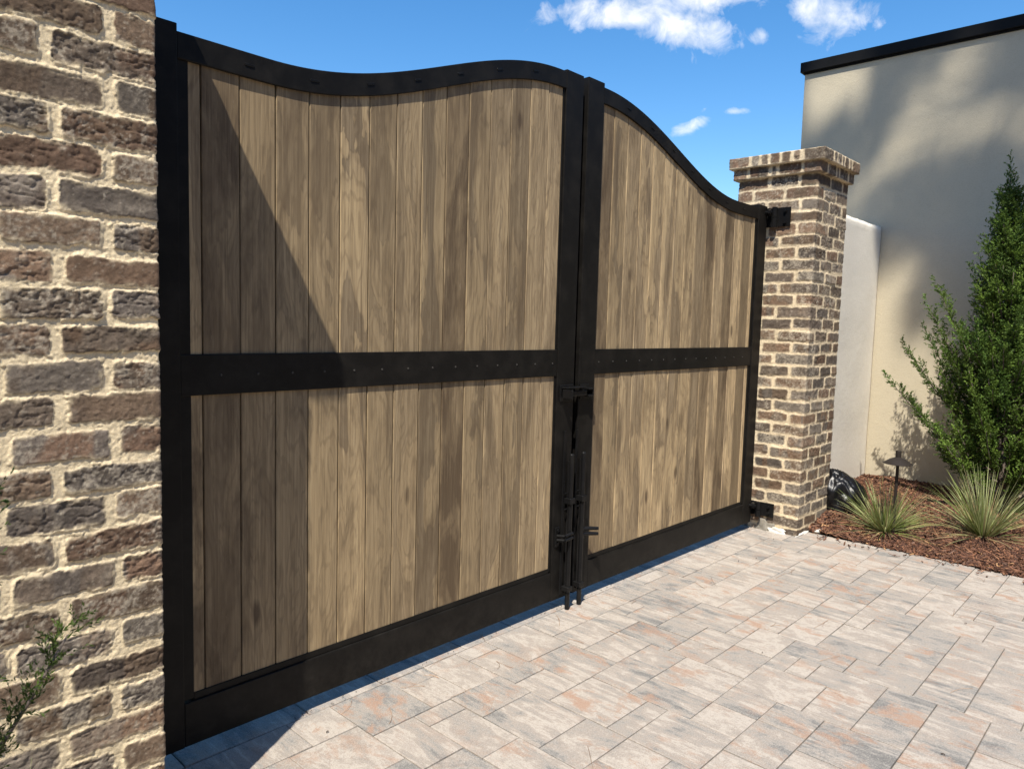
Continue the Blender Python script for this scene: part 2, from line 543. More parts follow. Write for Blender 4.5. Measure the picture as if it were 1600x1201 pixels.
    cb = (c1 * (1 - flash[:, None]) + c2 * flash[:, None]) * bscale
    cb = cb * (0.72 + 0.6 * h(23))[:, None] * (1 + 0.35 * fbm(P, 48, seed + 23, 3))[:, None]
    pale = sstep(-0.02, 0.50, 0.55 * fbm(P, 30, seed + 24, 3, 0.6) + 0.75 * fbm(P, 150, seed + 27, 3, 0.7) + (h(24) - 0.70) * 0.7) * white
    pale = pale + sstep(0.25, 0.6, rag + 0.3 * (h(25) - 0.5)) * white * 0.35
    cb = cb * (1 - np.clip(pale, 0, 0.85)[:, None]) + np.array([0.48, 0.415, 0.32]) * np.clip(pale, 0, 0.85)[:, None]
    dust = sstep(-0.011, 0.0, d) * smear * sstep(-0.15, 0.35, fbm(P, 32, seed + 26, 3, 0.6))
    m0 = np.array(mort)
    cm = m0 * (0.92 + 0.16 * fbm(P, 9, seed + 30, 2) + 0.10 * fbm(P, 120, seed + 31, 2))[:, None]
    cb = cb * (1 - dust[:, None]) + cm * dust[:, None]
    C = cb * mask[:, None] + cm * (1 - mask[:, None])
    n = len(s)
    i = np.arange(nz)[:, None] * n
    j = np.arange(n)[None, :]
    j2 = (j + 1) % n
    F = np.stack([i + j, i + j2, i + n + j2, i + n + j], -1).reshape(-1, 4)
    if cap:
        nv = len(V)
        ex = []; cc = []
        FF = [F]
        for base, zz, flip in ((0, z0, True), (nz * n, z1, False)):
            ring = V[base:base + n].copy()
            cen = np.array([(x0 + x1) / 2, (y0 + y1) / 2, zz])
            inn = cen + (ring - cen) * 0.55
            inn[:, 2] = zz
            a = nv + len(ex) * 0
            start = nv + sum(len(e) for e in ex)
            ex.append(inn); cc.append(np.tile(m0, (n, 1)))
            start2 = start + n
            ex.append(np.tile(cen, (1, 1))); cc.append(m0[None, :])
            jj = np.arange(n); jn = (jj + 1) % n
            q1 = np.stack([base + jj, start + jj, start + jn, base + jn], -1)
            q2 = np.stack([start + jj, np.full(n, start2), np.full(n, start2), start + jn], -1)
            if not flip:
                q1 = q1[:, ::-1]
            FF.append(q1)
            # centre as a strip of quads folding on the ring
            half = n // 2
            kk = np.arange(half - 1)
            q2 = np.stack([start + kk, start + kk + 1, start + n - 2 - kk, start + n - 1 - kk], -1)
            if flip:
                q2 = q2[:, ::-1]
            FF.append(q2)
        V = np.concatenate([V] + ex); C = np.concatenate([C] + cc)
        F = np.concatenate(FF)
    return np_mesh(name, V, F, mat, parent, True, col=np.clip(C, 0.01, 0.95))

def shaft_joints(par):
    A = PW / 5 * 2; Bq = PW / 5
    def f(r):
        out = []
        for k in range(4):
            if (r + par) % 2 == 0:      # stretcher, stretcher, header
                out += [k * PW + A, k * PW + 2 * A]
            else:                        # header, stretcher, stretcher
                out += [k * PW + Bq, k * PW + Bq + A]
        return sorted(out)
    return f

def cap_joints(per_face, lens):
    def f(r):
        out = []
        W = per_face
        for k in range(4):
            a = 0
            for l in lens[:-1]:
                a += l * W / sum(lens)
                out.append(k * W + a)
        return out
    return f

def build_pillar(name, label, x0, y0, zrow0, par, fine, ds, dsc, dz, seed, mat, mort, sand, jw, white, grp, blur, smear=0.6, bscale=1.0):
    root = thing(name, label, 'pillar', grp, (x0 + PW / 2, y0 + PW / 2, 0))
    ztop = zrow0 + 30 * P0
    x1, y1 = x0 + PW, y0 + PW
    brick_ring('brick_shaft', root, mat, x0, x1, y0, y1, -0.03, ztop, fine, ds, dsc, dz, seed, shaft_joints(par), zrow0, (-1, 29),
               mort=mort, sand=sand, jw=jw, white=white, blur=blur, smear=smear, bscale=bscale)
    e = 0.026
    brick_ring('corbel_course', root, mat, x0 - e, x1 + e, y0 - e, y1 + e, ztop, ztop + 0.070, fine, ds, dsc, dz, seed + 50,
               cap_joints(PW + 2 * e, [1.2, 2, 0.6, 2, 1.3]), ztop - 0.004, (0, 0), mort=mort, sand=sand, jw=jw, white=white, blur=blur, smear=smear, bscale=bscale, bh=0.064)
    e = 0.052
    brick_ring('cap_course', root, mat, x0 - e, x1 + e, y0 - e, y1 + e, ztop + 0.070, ztop + 0.139, fine, ds, dsc, dz, seed + 90,
               cap_joints(PW + 2 * e, [2, 0.85, 0.9, 0.85, 0.9, 0.85, 1.9]), ztop + 0.068, (0, 0), mort=mort, sand=sand, jw=jw, white=white, blur=blur, smear=smear, bscale=bscale, bh=0.066)
    return root

build_pillar('brick_pillar', 'close rough brick pillar with sandy mortar filling the left edge', LPX - PW, LPY, 0.0180, 1, (0,), 0.0026, 0.012,
             0.0027, 11, M_BRICK, (0.84, 0.69, 0.455), 1.0, 0.0225, 0.62, 'brick gate pillars', 0.0014, 0.5, 0.95)
rp = build_pillar('brick_pillar', 'corbelled brick pillar with cream mortar at the far right end of the gate', RPX, RPY, 0.043, 1, (0, 3), 0.0055, 0.012,
                  0.0055, 23, M_BRICK2, (0.71, 0.58, 0.395), 0.5, 0.0185, 0.60, 'brick gate pillars', 0.003, 0.30, 0.82)

# ------------------------------------------------------------------ the gate
def ztop(u):
    u = abs(u)
    t = min(max((u - 0.15) / 1.40, 0.0), 1.0)
    return 2.277 + 0.165 * math.cos(PI * t)

RAIL_H = 0.072
NB = 14

def make_leaf(sgn, label):
    """sgn -1: left leaf, +1: right leaf. u runs from the meeting line to the hinge side."""
    X = lambda u: XC + sgn * u
    root = thing('gate_leaf', label, 'gate', 'two leaves of the driveway gate', (X(1.88), GY + 0.03, 0))
    def bx(name, mat, u0, u1, y0, y1, z0, z1, parent=root, bev=0.002):
        a, b = sorted((X(u0), X(u1)))
        return box_obj(name, mat, parent, a, b, y0, y1, z0, z1, bev=bev)
    zl = 2.452 if sgn < 0 else 2.461
    bx('lock_post', M_FRAME, 0.0185, 0.1395, GY, GY + 0.07, 0.048, zl, bev=0.003)
    bx('hinge_post', M_FRAME, 1.8245, 1.9445, GY, GY + 0.07, 0.048, 2.133, bev=0.003)
    # curved top rail
    N = 64
    us = np.linspace(0.140, 1.824, N)
    yb = (GY + 0.001, GY + 0.052)
    c = 0.002
    bm = bmesh.new()
    rings = []
    for u in us:
        e = 1e-3
        sl = (ztop(u + e) - ztop(u - e)) / (2 * e)
        nrm = Vector((-sl, 0, 1)).normalized()      # in (u, z)
        zt = ztop(u)
        # vertical offset so the ends stay plumb
        lo = zt - RAIL_H * math.sqrt(1 + sl * sl)
        prof = [(yb[0] + c, zt), (yb[0], zt - c), (yb[0], lo + c), (yb[0] + c, lo), (yb[1] - c, lo), (yb[1], lo + c), (yb[1], zt - c), (yb[1] - c, zt)]
        rings.append([bm.verts.new((X(u), y, z)) for y, z in prof])
    for a, b in zip(rings[:-1], rings[1:]):
        for i in range(8):
            f = (a[i], a[(i + 1) % 8], b[(i + 1) % 8], b[i])
            bm.faces.new(f if sgn > 0 else f[::-1])
    bm.faces.new(rings[0]); bm.faces.new(rings[-1])
    bmesh.ops.recalc_face_normals(bm, faces=bm.faces)
    rail = from_bm('top_rail', bm, M_FRAME, root)
    for u in (0.345, 0.56, 0.77, 0.975, 1.18, 1.395, 1.615):
        bm = bmesh.new()
        zz = ztop(u) - 0.036
        sl = (ztop(u + .01) - ztop(u - .01)) / .02 * sgn
        bm_box(bm, -0.015, 0.015, -0.0018, 0.002, -0.0035, 0.0035, 0.0008)
        bmesh.ops.transform(bm, matrix=Matrix.Translation((X(u), GY + 0.0005, zz)) @ Matrix.Rotation(-math.atan(sl), 4, 'Y'), verts=bm.verts)
        s_ = from_bm('slot_cover', bm, M_HARD, rail)
        s_.matrix_parent_inverse = Matrix.Translation(-Vector(rail.location))
    mid = bx('middle_rail', M_FRAME, 0.140, 1.824, GY + 0.004, GY + 0.040, 1.102, 1.222)
    bot = bx('bottom_rail', M_FRAME, 0.140, 1.824, GY + 0.001, GY + 0.052, 0.049, 0.184, bev=0.003)
    # recessed stops around the boards
    b0, b1 = 0.147, 1.793
    if sgn < 0:
        b0 = 0.152
    bx('stop_bead', M_FRAME, b1, 1.8235, GY + 0.008, GY + 0.045, 0.19, 2.06, bev=0.001)
    bx('stop_bead', M_FRAME, 0.141, b0, GY + 0.008, GY + 0.045, 0.19, 2.38, bev=0.001)
    bx('stop_bead', M_FRAME, b0 + 0.0005, b1 - 0.0005, GY + 0.008, GY + 0.045, 0.1845, 0.206, bev=0.001)
    # boards
    w = 0.1165
    edges = []
    u = b1 - 0.036
    edges = [b1 + 0.004]
    while u > b0 + 0.03:
        edges.append(u)
        u -= w
    edges.append(b0 - 0.004)
    edges = edges[::-1]
    rng = random.Random(31 + sgn)
    brd = [rng.random() for _ in edges]
    for lo_p, hi_p, nm in ((0.195, 1.115, 'lower'), (1.205, None, 'upper')):
        V = []; F = []; G = []
        for k in range(len(edges) - 1):
            ua, ub = edges[k] + 0.0017, edges[k + 1] - 0.0017
            yo = GY + 0.0113 + rng.uniform(-0.0012, 0.0012)
            if hi_p is None:
                ta, tb = ztop(ua) - 0.03, ztop(ub) - 0.03
            else:
                ta = tb = hi_p
            um = (ua + ub) / 2
            ch = 0.0022
            sx = [ua, ua + ch, ub - ch, ub]
            sy = [yo + ch, yo + rng.uniform(-.0006, .0006), yo + rng.uniform(-.0006, .0006), yo + ch]
            st = [ta, ta + (tb - ta) * .03, ta + (tb - ta) * .97, tb]
            base = len(V)
            prof = [(ua, yo + 0.02)] + list(zip(sx, sy)) + [(ub, yo + 0.02)]
            tops = [ta] + st + [tb]
            for (uu, yy), tt in zip(prof, tops):
                for zz in (lo_p, tt):
                    V.append((X(uu), yy, zz)); G.append((sgn * (uu - um), zz, brd[k]))
            for q in range(5):
                f = (base + 2 * q, base + 2 * q + 2, base + 2 * q + 3, base + 2 * q + 1)
                F.append(f if sgn > 0 else f[::-1])
            # tongue closing the joint behind
            base = len(V)
            for uu in (ub - 0.004, ub + 0.006):
                for zz in (lo_p, min(ta, tb)):
                    V.append((X(uu), yo + 0.016, zz)); G.append((sgn * (uu - um), zz, 0.93))
            f = (base, base + 2, base + 3, base + 1)
            F.append(f if sgn > 0 else f[::-1])
        np_mesh('board_panel', np.array(V), np.array(F), M_WOOD, root, False, vec=np.array(G))
    # screws on the middle rail
    proto = None
    for k in range(NB):
        u = 0.174 + k * (1.705 - 0.174) / (NB - 1)
        if proto is None:
            bm = bmesh.new()
            bm_cyl(bm, (0, 0.001, 0), (0, -0.0025, 0), 0.0042, 0.003, 8)
            proto = from_bm('screw', bm, M_STEEL, mid)
            proto.matrix_parent_inverse = Matrix()
            proto.location = (X(u), GY + 0.004, 1.160)
        else:
            c_ = proto.copy()
            link(c_)
            c_.parent = mid
            c_.location = (X(u), GY + 0.004, 1.160)
    if sgn < 0:
        bx('meeting_strip', M_FRAME, -0.05, 0.05, GY + 0.071, GY + 0.078, 0.05, 2.40)
    # drop rod with guides and bracket
    rx = 2.640 if sgn < 0 else 2.730
    ry = GY - 0.034
    bm = bmesh.new()
    ztip = 0.004
    bm_cyl(bm, (rx, ry, ztip), (rx, ry, 0.735), 0.0115, n=14)
    bm_cyl(bm, (rx, ry, 0.735), (rx, ry, 0.741), 0.0115, 0.008, n=14)
    rod = from_bm('drop_rod', bm, M_HARD, root, False)
    pu = (rx - 0.024, rx + 0.004) if sgn < 0 else (rx - 0.004, rx + 0.020)
    box_obj('guide_plate', M_HARD, root, rx - 0.026, rx - 0.012, GY - 0.009, GY - 0.0005, 0.07, 0.845, bev=0.001)
    box_obj('guide_plate', M_HARD, root, rx + 0.010, rx + 0.020, GY - 0.007, GY - 0.0005, 0.07, 0.70, bev=0.001)
    for zc, hh_ in ((0.52, 0.028), (0.10, 0.024)):
        bm = bmesh.new()
        bm_box(bm, rx - 0.018, rx + 0.018, ry - 0.015, GY - 0.0095, zc - hh_ / 2, zc + hh_ / 2, 0.002)
        from_bm('rod_collar', bm, M_HARD, root)
    for xe, zp in ((0.03, 0.48), (0.018, 0.555)):
        bm = bmesh.new()
        bm_cyl(bm, (rx - 0.026, GY - 0.02, zp), (rx + xe, GY - 0.02, zp), 0.004, n=8)
        from_bm('guide_pin', bm, M_HARD, root)
    # rest bracket beside the rod
    s_ = -1 if sgn < 0 else 1
    bxx = rx + s_ * 0.052
    bm = bmesh.new()
    bm_box(bm, bxx - 0.016, bxx + 0.016, GY - 0.006, GY - 0.0005, 0.305, 0.398, 0.001)
    pl = from_bm('rest_bracket', bm, M_HARD, root)
    for zc in (0.322, 0.382):
        bm = bmesh.new()
        bm_cyl(bm, (bxx, GY - 0.006, zc), (bxx, GY - 0.012, zc), 0.008, n=6)
        from_bm('bolt_head', bm, M_HARD, pl)
    bm = bmesh.new()
    if sgn < 0:
        for dz in (0.0, 0.02):
            bm_cyl(bm, (bxx - 0.008, GY - 0.01, 0.340 + dz), (bxx + 0.006, GY - 0.045, 0.342 + dz), 0.0075, n=10)
            bm_cyl(bm, (bxx + 0.006, GY - 0.045, 0.342 + dz), (rx - 0.002, GY - 0.055, 0.352 + dz), 0.0075, n=10)
    else:
        for dz in (0.0, 0.026):
            bm_cyl(bm, (rx + 0.012, GY - 0.020, 0.338 + dz), (bxx + 0.004, GY - 0.040, 0.338 + dz), 0.010, n=10)
            bm_cyl(bm, (bxx + 0.004, GY - 0.040, 0.338 + dz), (bxx + 0.040, GY - 0.066, 0.336 + dz), 0.010, 0.008, n=10)
    from_bm('rest_arm', bm, M_HARD, pl)
    # slide latch across the meeting line
    if sgn < 0:
        bm = bmesh.new()
        bm_box(bm, 2.575, 2.672, GY - 0.006, GY - 0.0005, 0.985, 1.060, 0.001)
        lt = from_bm('slide_latch', bm, M_HARD, root)
        bm = bmesh.new()
        bm_box(bm, 2.582, 2.745, GY - 0.030, GY - 0.014, 1.008, 1.032, 0.002)
        bm_box(bm, 2.580, 2.588, GY - 0.070, GY - 0.014, 1.000, 1.042, 0.002)
        from_bm('latch_bar', bm, M_HARD, lt)
        bm = bmesh.new()
        bm_box(bm, 2.580, 2.730, GY - 0.040, GY - 0.0065, 1.046, 1.052, 0.001)
        bm_box(bm, 2.618, 2.634, GY - 0.036, GY - 0.0065, 0.998, 1.0455, 0.002)
        from_bm('latch_keeper', bm, M_HARD, lt)
    else:
        bm = bmesh.new()
        bm_box(bm, 2.722, 2.790, GY - 0.006, GY - 0.0005, 0.988, 1.058, 0.001)
        lt = from_bm('latch_receiver', bm, M_HARD, root)
        bm = bmesh.new()
        bm_box(bm, 2.750, 2.782, GY - 0.036, GY - 0.0065, 1.002, 1.010, 0.001)
        bm_box(bm, 2.750, 2.782, GY - 0.036, GY - 0.0065, 1.034, 1.042, 0.001)
        bm_box(bm, 2.7825, 2.788, GY - 0.036, GY - 0.0065, 1.002, 1.042, 0.001)
        from_bm('receiver_loop', bm, M_HARD, lt)
    # hinges: plate on the pillar, barrel and arm
    for z0_, z1_ in ((2.004, 2.126), (0.094, 0.186)):
        xw = RPX if sgn > 0 else LPX
        o = -sgn
        xs = sorted((xw + o * 0.004, xw + o * 0.016))
        bm = bmesh.new()
        bm_box(bm, xs[0], xs[1], 1.974, 2.150, z0_, z1_, 0.0015)
        pl = from_bm('hinge_plate', bm, M_HARD, root)
        zc = (z0_ + z1_) / 2
        for zb in (z0_ + 0.024, z1_ - 0.024):
            bm = bmesh.new()
            bm_cyl(bm, (xw + o * 0.016, 2.006, zb), (xw + o * 0.020, 2.006, zb), 0.0125, n=16)
            bm_cyl(bm, (xw + o * 0.020, 2.006, zb), (xw + o * 0.030, 2.006, zb), 0.0085, n=6)
            from_bm('hinge_bolt', bm, M_HARD, pl)
        bm = bmesh.new()
        bm_cyl(bm, (xw + o * 0.034, 2.070, z0_ - 0.004), (xw + o * 0.034, 2.070, zc - 0.006), 0.018, n=18)
        bm_cyl(bm, (xw + o * 0.034, 2.070, zc - 0.003), (xw + o * 0.034, 2.070, z1_ + 0.002), 0.017, n=18)
        bm_box(bm, min(xw + o * 0.017, xw + o * 0.05), max(xw + o * 0.017, xw + o * 0.05), 2.058, 2.082, z0_ + 0.004, zc - 0.01, 0.001)
        from_bm('hinge_barrel', bm, M_HARD, pl)
        bm = bmesh.new()
        xe = X(1.93)
        a, b = sorted((xw + o * 0.030, xe))
        bm_box(bm, a, b, GY - 0.022, GY - 0.002, zc + 0.006, z1_ - 0.006, 0.002)
        bm_cyl(bm, (X(1.915), GY - 0.002, zc + 0.026), (X(1.915), GY - 0.046, zc + 0.026), 0.010, n=12)
        bm_cyl(bm, (X(1.915), GY - 0.024, zc + 0.026), (X(1.915), GY - 0.038, zc + 0.026), 0.018, n=6)
        from_bm('hinge_arm', bm, M_HARD, pl)
    return root

make_leaf(-1, 'left wooden gate leaf in black frame, crossed by the slanting shadow of the close pillar')
make_leaf(1, 'right wooden gate leaf in black frame, top rail sweeping down to the far pillar')

# ------------------------------------------------------------------ building and white wall
def grid_wall(bm, pts):
    pass

bld = thing('building', 'tall cream stucco building wall dappled with tree shade, behind the juniper', 'building', None, (9.5, -2, 0))
box_obj('stucco_wall', M_STUCCO, bld, XB, 13.0, -9.0, YB, -0.1, 3.640, bev=0.004)
box_obj('parapet_cap', M_PARAPET, bld, XB - 0.035, 13.03, -9.03, YB + 0.03, 3.655, 3.742, bev=0.003)
box_obj('parapet_cap', M_PARAPET, bld, XB - 0.012, 13.01, -9.01, YB + 0.008, 3.6405, 3.6545, bev=0.001)

def white_wall():
    bm = bmesh.new()
    x0, x1 = RPX + PW - 0.02, XB - 0.001
    y0, y1 = WWY, WWY + 0.22
    nx, nzz = 60, 70
    def top(x):
        return 2.232 + 0.006 * mnoise.noise(Vector((x * 9, 1.7, 0))) + 0.004 * mnoise.noise(Vector((x * 30, 4.7, 0)))
    fr = []
    for i in range(nx + 1):
        x = x0 + (x1 - x0) * i / nx
        colv = []
        for j in range(nzz + 1):
            z = -0.1 + (top(x) + 0.1) * j / nzz
            yy = y0 + 0.004 * mnoise.noise(Vector((x * 3, z * 3, 2)))
            if j == nzz:
                yy += 0.008
            colv.append(bm.verts.new((x, yy, z)))
        colv.append(bm.verts.new((x, y1, top(x))))
        colv.append(bm.verts.new((x, y1, -0.1)))
        fr.append(colv)
    for i in range(nx):
        for j in range(nzz + 2):
            bm.faces.new((fr[i][j], fr[i + 1][j], fr[i + 1][j + 1], fr[i][j + 1]))
    bm.faces.new(fr[0]); bm.faces.new(fr[-1][::-1])
    bmesh.ops.recalc_face_normals(bm, faces=bm.faces)
    o = from_bm('garden_wall', bm, M_WHITE, None, True)
    return tag(o, 'low white plastered wall between the far brick pillar and the building', 'wall')
white_wall()

# ------------------------------------------------------------------ ground and paving
def sheet(name, mat, x0, x1, y0, y1, z):
    bm = bmesh.new()
    vs = [bm.verts.new(p) for p in ((x0, y0, z), (x1, y0, z), (x1, y1, z), (x0, y1, z))]
    bm.faces.new(vs)
    o = from_bm(name, bm, mat)
    o['kind'] = 'structure'
    return o
sheet('ground', M_GROUND, -600, 600, -600, 600, -0.03)
sheet('driveway', M_JOINT, -8, 4.875, -12, 14, -0.008)

def paving():
    mod = 0.0835
    XE, YE = 4.868, 2.0965
    V = []; F = []; G = []
    rng = random.Random(5)
    def place(x0, x1, y0, y1):
        g = 0.0013
        x0 += g; x1 -= g; y0 += g; y1 -= g
        r = rng.random()
        zt = rng.uniform(-0.0012, 0.0012)
        tx, ty = rng.uniform(-.0014, .0014), rng.uniform(-.0014, .0014)
        i = 0.0026
        base = len(V)
        rings = ((i, 0.0), (0.0006, -0.0014), (0, -0.009), (0, -0.03))
        cx, cy = (x0 + x1) / 2, (y0 + y1) / 2
        for ins, dz in rings:
            for (px, py) in ((x0 + ins, y0 + ins), (x1 - ins, y0 + ins), (x1 - ins, y1 - ins), (x0 + ins, y1 - ins)):
                V.append((px, py, zt + dz + tx * (px - cx) / 0.2 + ty * (py - cy) / 0.2))
                G.append((px - cx, py - cy, r))
        F.append((base, base + 1, base + 2, base + 3))
        for k in range(3):
            a = base + 4 * k
            for q in range(4):
                q2 = (q + 1) % 4
                F.append((a + q, a + 4 + q, a + 4 + q2, a + q2))
    sizes = [(3, 2)] * 9 + [(2, 2)] * 6 + [(4, 2)] * 2 + [(3, 3)] * 2 + [(2, 3)] * 1 + [(2, 1)] + [(3, 1)]
    W, Hh = 74, 66
    sky = [0] * W
    while True:
        lo = min(sky)
        if lo >= Hh:
            break
        a = sky.index(lo)
        b = a
        while b < W and sky[b] == lo:
            b += 1
        run = b - a
        opts = [s for s in sizes if s[0] == run or s[0] <= run - 2]
        if not opts:
            s = (run, 2)
        else:
            # avoid extending joints into long continuous lines
            s = rng.choice(opts)
            left = sky[a - 1] if a > 0 else None
            for _ in range(4):
                if left is not None and lo + s[1] == left:
                    s = rng.choice(opts)
                elif left is not None and abs(lo + s[1] - left) == 1:
                    s = rng.choice(opts)
        x1 = XE - a * mod; x0 = x1 - s[0] * mod
        y1 = YE - lo * mod; y0 = y1 - s[1] * mod
        place(x0, x1, y0, y1)
        for q in range(a, a + s[0]):
            sky[q] = lo + s[1]
    # the strip under and behind the gate
    x = XE
    while x > -0.9:
        l = rng.choice((0.30, 0.334, 0.42))
        place(x - l, x, YE, YE + 0.25)
        l2 = l
        place(x - l2, x, YE + 0.25, YE + 0.50)
        place(x - l2, x, YE + 0.50, YE + 0.75)
        x -= l
    o = np_mesh('paving', np.array(V), np.array(F), M_PAVER, None, False, vec=np.array(G))
    o['kind'] = 'structure'
paving()

# ------------------------------------------------------------------ mulch bed
def bed_z(x, y):
    a = min(max((x - 4.875) / 0.35, 0), 1)
    b = min(max((x - 5.0) / 1.6, 0), 1)
    z = 0.004 + 0.022 * a + 0.068 * b + 0.022 * mnoise.noise(Vector((x * 2.2, y * 2.2, 3))) * a + 0.012 * mnoise.noise(Vector((x * 8, y * 8, 1))) * a
    # mound against the pillar
    d = math.hypot((x - 5.15), (y - 1.78))
    z += 0.05 * math.exp(-(d / 0.22) ** 2)
    return z

def grid_sheet(name, mat, x0, x1, y0, y1, n, m, zf, kind='structure'):
    V = [(x0 + (x1 - x0) * i / n, y0 + (y1 - y0) * j / m, 0) for j in range(m + 1) for i in range(n + 1)]
    V = [(x, y, zf(x, y)) for x, y, _ in V]
    F = [(j * (n + 1) + i, j * (n + 1) + i + 1, (j + 1) * (n + 1) + i + 1, (j + 1) * (n + 1) + i) for j in range(m) for i in range(n)]
    o = np_mesh(name, np.array(V), np.array(F), mat)
    o['kind'] = kind
    return o
grid_sheet('mulch_bed', M_SOIL, 4.872, XB, -4.0, WWY + 0.02, 60, 180, bed_z)
grid_sheet('planting_bed', M_SOIL, -2.2, 0.45, 0.75, 1.77, 40, 20, lambda x, y: 0.02 + 0.02 * mnoise.noise(Vector((x * 4, y * 4, 9))))

def chips(name, n, x0, x1, y0, y1, zf, seed, label):
    rng = np.random.default_rng(seed)
    px = x0 + (x1 - x0) * rng.random(n)
    py = y0 + (y1 - y0) * rng.random(n)
    k = ~((px > RPX - 0.02) & (px < RPX + PW + 0.005) & (py > RPY - 0.008))
    px = px[k]; py = py[k]; n = len(px)
    strays = (rng.random(n) < 0.0022) & (py < RPY - 0.05)
    px[strays] = x0 - 0.16 * rng.random(strays.sum()) ** 2.2
    pz = np.array([zf(a, b) for a, b in zip(px, py)])
    L = 0.008 + 0.026 * rng.random(n) ** 1.6
    big = rng.random(n) < 0.08
    L[big] *= 1.7
    W = 0.0022 + 0.0055 * rng.random(n)
    T = 0.001 + 0.0022 * rng.random(n)
    az = rng.random(n) * 2 * PI
    el = (rng.random(n) - 0.42) * 0.9
    d = np.stack([np.cos(az) * np.cos(el), np.sin(az) * np.cos(el), np.sin(el)], 1)
    up = np.array([0, 0, 1.0]) + (rng.random((n, 3)) - 0.5) * 1.1
    s = np.cross(d, up); s /= np.linalg.norm(s, axis=1)[:, None]
    u = np.cross(s, d)
    c = np.stack([px, py, pz + 0.003 + 0.008 * rng.random(n)], 1)
    bend = (rng.random(n) - 0.5) * 0.4
    V = []
    for a, wf in ((-1, 0.55), (0.1, 1.0), (1, 0.25)):
        mid = c + d * (L * a)[:, None] + u * (bend * L * abs(a))[:, None]
        V += [mid + s * (W * wf)[:, None] - u * T[:, None], mid - s * (W * wf)[:, None] - u * T[:, None], mid + u * T[:, None]]
    V = np.stack(V, 1)             # n,9,3
    t = [(0, 1, 4, 3), (1, 2, 5, 4), (2, 0, 3, 5), (3, 4, 7, 6), (4, 5, 8, 7), (5, 3, 6, 8)]
    F = (np.arange(n)[:, None, None] * 9 + np.array(t)[None]).reshape(-1, 4)
    pal = np.array([[0.100, 0.048, 0.030], [0.064, 0.031, 0.021], [0.140, 0.066, 0.038], [0.042, 0.022, 0.016], [0.180, 0.092, 0.052], [0.110, 0.066, 0.048], [0.31, 0.18, 0.09]])
    pr = rng.choice(len(pal), n, p=[.24, .24, .18, .16, .09, .07, .02])
    C = pal[pr] * (0.9 + 0.9 * rng.random(n))[:, None]
    o = np_mesh(name, V.reshape(-1, 3), F, M_CHIP, None, False, col=np.repeat(C, 9, 0))
    return tag(o, label, 'mulch', None, 'stuff')
chips('bark_mulch', 76000, 4.862, XB - 0.01, -1.5, WWY - 0.004, bed_z, 3, 'red brown shredded bark mulch covering the bed beside the pavers')

# ------------------------------------------------------------------ plants
def kite_leaves(P, D, L, W, C, rng):
    """thin folded leaves: one quad each"""
    n = len(P)
    a = rng.normal(size=(n, 3))
    s = np.cross(D, a); s /= np.linalg.norm(s, axis=1)[:, None] + 1e-9
    V = np.stack([P, P + D * (L * 0.45)[:, None] + s * W[:, None], P + D * L[:, None], P + D * (L * 0.45)[:, None] - s * W[:, None]], 1)
    F = np.arange(n * 4).reshape(n, 4)
    return V.reshape(-1, 3), F, np.repeat(C, 4, 0)

def nrm(v):
    return v / (np.linalg.norm(v, axis=-1, keepdims=True) + 1e-9)

def tube_bm(bm, pts, radii, n=6):
    rings = []
    for i, p in enumerate(pts):
        p = Vector(p)
        d = (Vector(pts[min(i + 1, len(pts) - 1)]) - Vector(pts[max(i - 1, 0)])).normalized()
        q = d.to_track_quat('Z', 'Y')
        rings.append([bm.verts.new(p + q @ Vector((math.cos(2 * PI * k / n) * radii[i], math.sin(2 * PI * k / n) * radii[i], 0))) for k in range(n)])
    for a, b in zip(rings[:-1], rings[1:]):
        for k in range(n):
            bm.faces.new((a[k], a[(k + 1) % n], b[(k + 1) % n], b[k]))
    bm.faces.new(rings[0][::-1]); bm.faces.new(rings[-1])

